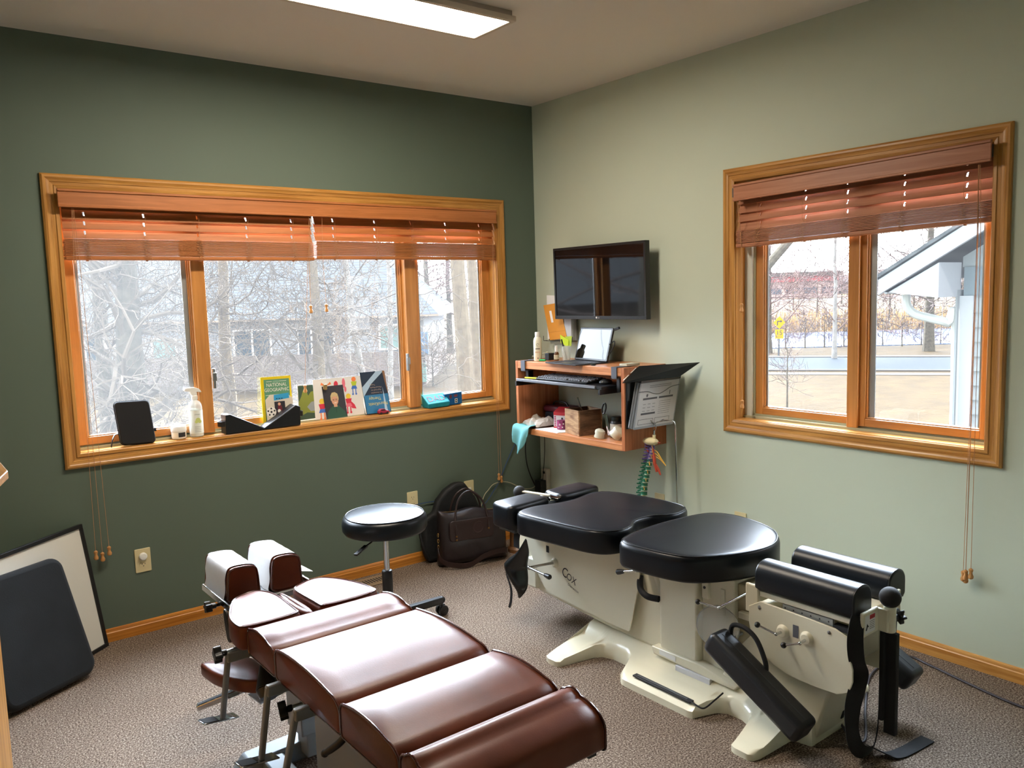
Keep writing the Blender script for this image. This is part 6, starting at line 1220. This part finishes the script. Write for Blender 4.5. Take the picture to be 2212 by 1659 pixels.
mb = MB(); mb.box(-.975, -.955, -2.215, -2.235, .34, .44); mb.build('bracket', m_cream, T6, bevel=.002)
for z in (.455, .430): mb = MB(); mb.lathe([(.0055, 0), (.0055, .003), (0, .004)], V(-.986, -2.150, z), (-1, 0, 0), 12); mb.build('screw', m_greyd, T6)
mb = MB(); mb.box(-.95, -.77, -2.275, -2.345, .20, .47); mb.build('pivot_block', M('cream_recess_shade', 'a69c7c', .5), T6, bevel=.004)  # shade of the recess put into a darker cream
mb = MB(); mb.box(-.975, -.95, -2.295, -2.35, .35, .375); mb.build('latch_block', m_cream, T6, bevel=.003)
# leg section
for x in (-1.0, -.72):
    mb = MB(); mb.prism(chaik2([(-2.362, .455), (-2.365, .33), (-2.400, .275), (-2.490, .225), (-2.60, .215), (-2.745, .222), (-2.768, .30), (-2.745, .385), (-2.742, .440), (-2.56, .450)], 1), fyz(x), -.004, .004); mb.build('leg_side_cover', m_cream, T6, bevel=.002)
mb = MB(); mb.box(-.965, -.755, -2.37, -2.72, .30, .43); mb.build('leg_section_body', m_cream, T6, bevel=.01)
mb = MB(); mb.box(-.985, -.975, -2.49, -2.68, .440, .462); mb.build('slide_rail', M('rail_grey', 'a4a6a4', .35, metal=.4), T6, smooth=False)
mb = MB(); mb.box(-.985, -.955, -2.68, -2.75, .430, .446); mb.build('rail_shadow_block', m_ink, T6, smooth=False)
mb = MB()
for k in range(6): mb.lathe([(.003, 0), (.0, .0008)], V(-.985, -2.50 - k * .033, .451), (-1, 0, 0), 8)
mb.build('rail_holes', m_ink, T6)
mb = MB(); mb.box(-.99, -.73, -2.38, -2.745, .466, .486); mb.build('leg_cushion_tray', m_cream, T6, bevel=.003)
mb = MB(); mb.box(-1.0, -.985, -2.345, -2.40, .40, .505); mb.build('end_bracket', m_cream, T6, bevel=.005)
for y, z in ((-2.409, .432), (-2.679, .424)): mb = MB(); mb.lathe([(.006, 0), (.006, .002), (0, .004)], V(-1.0045, y, z), (-1, 0, 0), 12); mb.build('screw', m_steel, T6)
mb = MB(); mb.prism([(-2.20, .06), (-2.30, .24), (-2.36, .31), (-2.60, .255), (-2.672, .205), (-2.615, .005), (-2.25, .005)], fyz(-.985), 0, .25); mb.build('pillar', m_cream, T6, bevel=.010, seg=3)
mb = MB(); mb.bar(V(-.83, -2.655, .205), V(-.83, -2.628, .045), .016, .004, (0, 1, 0)); mb.build('cable_slot', m_ink, T6, smooth=False)
# cushions
def stitch(mb, o, r=.0016):
    e_ = mb.edge; z = mb.edgez; m2 = MB(); m2.tube([V(q.x, q.y, z) for q in e_[::2]], r, 6, closed=True); m2.build('seam', M('seam_sheen', '1c2024', .25), o)
mb = MB(); mb.cushion([(-1.205, -1.320), (-1.200, -1.262), (-1.150, -1.232), (-1.060, -1.222), (-.985, -1.245), (-.92, -1.262), (-.86, -1.262), (-.79, -1.245), (-.72, -1.222), (-.65, -1.230), (-.600, -1.290), (-.575, -1.420), (-.555, -1.560), (-.560, -1.690), (-.600, -1.750), (-.680, -1.778), (-.745, -1.765), (-.790, -1.722), (-.850, -1.712), (-.915, -1.722), (-.965, -1.765), (-1.030, -1.788), (-1.115, -1.765), (-1.160, -1.700), (-1.180, -1.550)], .490, .592, .020, .006, 2); o = mb.build('thoracic_cushion', m_vin, T6, ang=60); stitch(mb, o)
mb = MB(); mb.cushion([(-1.180, -1.925), (-1.165, -1.870), (-1.110, -1.838), (-.98, -1.815), (-.86, -1.808), (-.74, -1.812), (-.62, -1.828), (-.555, -1.865), (-.528, -1.940), (-.532, -2.03), (-.560, -2.13), (-.610, -2.220), (-.700, -2.290), (-.80, -2.322), (-.92, -2.310), (-1.04, -2.262), (-1.125, -2.200), (-1.155, -2.130), (-1.172, -2.03)], .486, .592, .026, .004, 3); o = mb.build('lumbar_cushion', m_vin, T6, ang=60); stitch(mb, o)
mb = MB(); mb.cushion([(-1.192, -1.215), (-1.195, -1.17), (-1.190, -1.085), (-1.180, -1.062), (-1.13, -1.055), (-1.00, -1.045), (-.955, -1.046), (-.943, -1.07), (-.935, -1.16), (-.940, -1.19), (-.98, -1.205), (-1.14, -1.222)], .488, .604, .020, .003, 1); mb.build('head_cushion', m_vin, T6, ang=60)
mb = MB(); mb.cushion([(-.890, -1.21), (-.893, -1.17), (-.885, -1.095), (-.87, -1.075), (-.82, -1.068), (-.68, -1.060), (-.635, -1.064), (-.622, -1.09), (-.615, -1.17), (-.622, -1.20), (-.66, -1.212), (-.84, -1.225)], .488, .608, .020, .003, 1); mb.build('head_cushion', m_vin, T6, ang=60)
for x in (-.945, -.722):
    mb = MB(); pr = []
    w_ = .058
    for k in range(13): a = math.pi * k / 12; pr.append((w_ * math.cos(a), .055 + .050 * math.sin(a) ** .8))
    pr += [(-w_, .012), (-w_ + .010, 0), (w_ - .010, 0), (w_, .012)]
    mb.prism(pr, ((x, 0, .487), (1, 0, 0), (0, 0, 1), (0, 1, 0)), -2.762, -2.385); o = mb.build('leg_cushion', m_vin, T6, bevel=.012, seg=3, ang=50)
    mb = MB(); mb.tube([V(x + p[0] * .97, -2.757, .487 + p[1] * .985) for p in pr], .002, 6, closed=True); mb.build('seam', M('roll_seam', '1a1e22', .3), o)
# headpiece hardware
mb = MB(); mb.sphere((-.968, -.998, .600), .030, 20); mb.build('ball_grip', m_blackm, T6)
mb = MB(); mb.bar(V(-.965, -1.02, .606), V(-.925, -1.175, .606), .020, .006); mb.build('grip_bar', m_cream, T6, bevel=.001)
mb = MB(); mb.bar(V(-.935, -1.13, .598), V(-.905, -1.225, .594), .030, .010); mb.cyl(V(-.935, -1.185, .590), V(-.880, -1.195, .590), .009); mb.cyl(V(-.935, -1.165, .583), V(-.880, -1.175, .583), .007); mb.build('tilt_hinge', m_chrome, T6, bevel=.001)
mb = MB(); mb.box(-1.16, -.66, -1.08, -1.20, .470, .492); mb.build('head_tray', m_greyd, T6, bevel=.003)
# chin pouch and strap
mb = MB(); mb.ribbon(spline([V(-1.105, -1.165, .49), V(-1.125, -1.168, .44), V(-1.125, -1.165, .39)], 5), (0, 1, .1), .040, .003); mb.build('hanging_strap', m_blackm, T6)
mb = MB(); vs_ = []; ny = 12
pa = spline([V(-1.12, -1.232, .446), V(-1.12, -1.17, .370), V(-1.13, -1.105, .318), V(-1.135, -1.085, .285), V(-1.13, -1.120, .235), V(-1.12, -1.160, .180), V(-1.12, -1.165, .150)], 5); pb = spline([V(-1.12, -1.238, .440), V(-1.10, -1.225, .380), V(-1.09, -1.200, .320), V(-1.085, -1.192, .285), V(-1.09, -1.200, .240), V(-1.10, -1.200, .195), V(-1.12, -1.175, .150)], 5)
for i in range(len(pa)):
    for j in range(ny + 1): k = j / ny; q = pa[i].lerp(pb[i], k); q.x -= .045 * math.sin(math.pi * k) * math.sin(math.pi * i / (len(pa) - 1)); vs_.append(q)
n = ny + 1; mb.add(vs_, [(i * n + j, i * n + j + 1, (i + 1) * n + j + 1, (i + 1) * n + j) for i in range(len(pa) - 1) for j in range(ny)]); o = mb.build('chin_pouch', m_vin2, T6, ang=80); s_ = o.modifiers.new('s', 'SOLIDIFY'); s_.thickness = .004
mb = MB(); mb.ribbon(spline([V(-1.135, -1.090, .290), V(-1.132, -1.095, .240), V(-1.13, -1.12, .18), V(-1.125, -1.11, .12), V(-1.12, -1.088, .078)], 6), (0, 1, .15), .014, .003); mb.build('pouch_tail', m_blackm, T6)
# cranks
def crank(hub, out, end, r=.006, grip='ball', rg=.010, hubr=.018, up_=0):
    hub, out, end = V(*hub), V(*out), V(*end)
    mb = MB(); mb.cyl(hub, out, r, n=14); mb.cyl(out, end, r * .8, n=14); mb.sphere(out, r * 1.35, 12); c = mb.build('crank', m_chrome, T6)
    mb = MB()
    if grip == 'ball': mb.sphere(end, rg, 14)
    else: d = (end - out).normalized(); mb.lathe([(r * 1.0, -.036), (rg * .8, -.028), (rg, -.010), (rg, .0), (rg * .6, .006), (0, .007)], end, d, 14)
    mb.build('crank_grip', m_black, c)
    if hubr: mb = MB(); mb.lathe([(hubr * 1.25, 0), (hubr, .010), (hubr * .8, .013), (0, .013)], V(-1.004, hub.y, hub.z), (-1, 0, 0), 24); mb.build('crank_collar', m_cream, T6)
crank((-.99, -1.295, .322), (-1.155, -1.292, .332), (-1.155, -1.435, .325), .0068, 'grip', .0115, .019)
crank((-.95, -1.895, .445), (-1.085, -1.895, .455), (-1.090, -1.790, .424), .0065, 'grip', .0115, 0)
crank((-.95, -2.325, .450), (-1.115, -2.318, .432), (-1.120, -2.228, .430), .005, 'ball', .010, 0)
crank((-.99, -2.505, .372), (-1.045, -2.505, .374), (-1.060, -2.440, .392), .005, 'ball', .0105, .020)
crank((-.99, -2.598, .377), (-1.045, -2.598, .372), (-1.060, -2.545, .352), .005, 'ball', .0105, .020)
mb = MB(); mb.rect(-.011, -.022, .011, .022, (V(-1.0045, -2.555, .388), V(0, -1, 0), V(0, 0, 1), V(-1, 0, 0)), .0006); mb.build('crank_sticker', M('silver_sticker', '6c7078', .3, metal=.5), T6, smooth=False)
# hanging arm pads (one each side)
for s_, x in ((1, -1.10), (-1, -.62)):
    d = V(0, -.875, -.484); u = V(0, -.484, .875); c = V(x, -2.470, .205) if s_ > 0 else V(-.585, -2.575, .255)
    mb = MB(); mb.obox(c, d * .215, V(.048, 0, 0), u * .043); o = mb.build('arm_pad', M('arm_pad_vinyl', '15181c', .42, bump=(200, .15), coat=.1), T6, bevel=.020, seg=4)
    mb = MB(); mb.tube([c + d * k + u * .0435 + V(-.006, 0, 0) for k in (-.19, 0, .19)], .0012, 5); mb.build('pad_seam', M('pad_seam', '30343a', .4), o)
    mb = MB(); q = c - d * .17 + V(s_ * .035, 0, .02); mb.bar(q, V(CX - s_ * .12, -2.31, .30), .024, .010); mb.build('arm_bracket', m_greym, T6, bevel=.002)
mb = MB(); h0 = V(-1.065, -2.33, .315); mb.tube(spline([h0, h0 + V(0, -.01, .045), h0 + V(0, -.06, .052), h0 + V(0, -.11, .025), h0 + V(0, -.145, -.04), h0 + V(0, -.15, -.075)], 7), .0085, 10); mb.build('pad_handle', m_blackm, T6)
mb = MB(); fr = (V(-1.03, -2.245, .315), V(0, -1, 0), V(.35, 0, 1).normalized(), V(-1, 0, .35).normalized()); mb.prism([(.095 * math.cos(k * math.pi / 14), .075 * math.sin(k * math.pi / 14)) for k in range(28)], fr, 0, .003); mb.build('clear_guard', M('smoked_acrylic', 'b8b4a4', .15, alpha=.42), T6)
mb = MB(); mb.tube([fr[0] + fr[1] * (.095 * math.cos(k * math.pi / 16)) + fr[2] * (.075 * math.sin(k * math.pi / 16)) for k in range(32)], .0025, 6, closed=True); mb.build('guard_rim', M('rim_silver', 'b8b6ac', .25, metal=.5), T6)
# end post
mb = MB(); mb.box(-.865, -.845, -2.795, -2.835, .075, .425); mb.box(-.880, -.845, -2.785, -2.800, .12, .425); mb.build('end_post', m_blackm, T6, bevel=.003)
mb = MB(); mb.cyl(V(-.855, -2.805, .425), V(-.855, -2.805, .512), .0195, n=28); mb.build('post_clamp', m_cream, T6, bevel=.002)
mb = MB(); mb.sphere((-.855, -2.805, .541), .0345, 28); mb.build('ball_knob', m_blackm, T6)
mb = MB(); mb.box(-.985, -.885, -2.772, -2.784, .428, .512); wp = mb.build('warning_plate', m_cream, T6, bevel=.005)
fr = (V(-.972, -2.7845, .440), V(1, 0, 0), V(0, 0, 1), V(0, -1, 0)); mb = MB(); mb.rect(0, 0, .062, .060, fr, .0003); mb.use(1); mb.rect(.028, .044, .060, .058, fr, .0006); mb.use(2); mb.text('WARNING', .044, .048, .006, fr, .0009); mb.use(2)
for k in range(5): mb.rect(.028, .036 - k * .006, .058, .0375 - k * .006, fr, .0006)
mb.flat([(.004, .012), (.010, .010), (.016, .022), (.024, .020), (.012, .034), (.008, .022)], fr, .0006); mb.build('warning_label', [m_paper, m_red, m_ink], wp, smooth=False)
mb = MB(); mb.box(-.885, -.872, -2.770, -2.812, .430, .505); mb.build('hinge_leaf', m_cream, T6, bevel=.002)
mb = MB(); mb.box(-.825, -.740, -2.772, -2.784, .44, .535); mb.build('warning_plate', m_cream, T6, bevel=.005)
mb = MB(); mb.cyl(V(-.835, -2.805, .462), V(-.805, -2.805, .462), .010); mb.build('knob_neck', m_black, T6); knob((-.805, -2.805, .462), (1, -.25, 0), .027, .016, 6, T6)
# webbing
m_web = M('black_webbing', '0e0f11', .85, bump=(400, .3))
pts = spline([V(-.988, -2.768, .500), V(-1.008, -2.772, .43), V(-.998, -2.772, .36), V(-.972, -2.772, .310), V(-.985, -2.770, .265), V(-1.010, -2.768, .20), V(-1.010, -2.768, .12), V(-.985, -2.772, .055), V(-.930, -2.775, .020), V(-.880, -2.772, .022), V(-.845, -2.765, .065), V(-.828, -2.760, .14), V(-.826, -2.760, .26), V(-.840, -2.768, .42)], 8)
N_ = len(pts); wd = []
for i in range(N_):
    k = i / (N_ - 1); a = .35 + .9 * math.sin(min(1, k / .45) * math.pi) if k < .45 else .35 + .35 * (k - .45)
    tg = (pts[min(i + 1, N_ - 1)] - pts[max(i - 1, 0)]).normalized(); side = tg.cross(V(0, -1, 0)).normalized(); wd.append(side * math.cos(a) + V(0, -1, 0) * math.sin(a) * -1)
mb = MB(); mb.ribbon(pts, wd, .050, .003); mb.build('long_strap', m_web, T6, ang=60)
mb = MB(); mb.ribbon(spline([V(-.905, -2.778, .030), V(-.890, -2.80, .020), V(-.862, -2.825, .006), V(-.80, -2.840, .004), V(-.670, -2.852, .004)], 6), (.10, 1, 0), .048, .003); mb.build('strap_tail', m_web, T6, ang=60)
mb = MB(); mb.ribbon(spline([V(-.742, -2.765, .49), V(-.765, -2.775, .38), V(-.80, -2.78, .28), V(-.83, -2.775, .20)], 6), (1, .2, 0), .045, .003); mb.build('short_strap', m_web, T6, ang=60)
cable('dark power cord running from under the cream table along the carpet to the right', [V(-.80, -2.60, .012), V(-.86, -2.68, .006), V(-.84, -2.72, .006), V(-.62, -2.60, .006), V(-.35, -2.48, .006), V(-.11, -2.49, .006), V(-.115, -2.60, .006), V(-.16, -2.76, .006), V(-.205, -2.98, .006), V(-.19, -3.3, .006), V(-.10, -3.8, .006)], .005, M('dark_cord', '2c2630', .5))
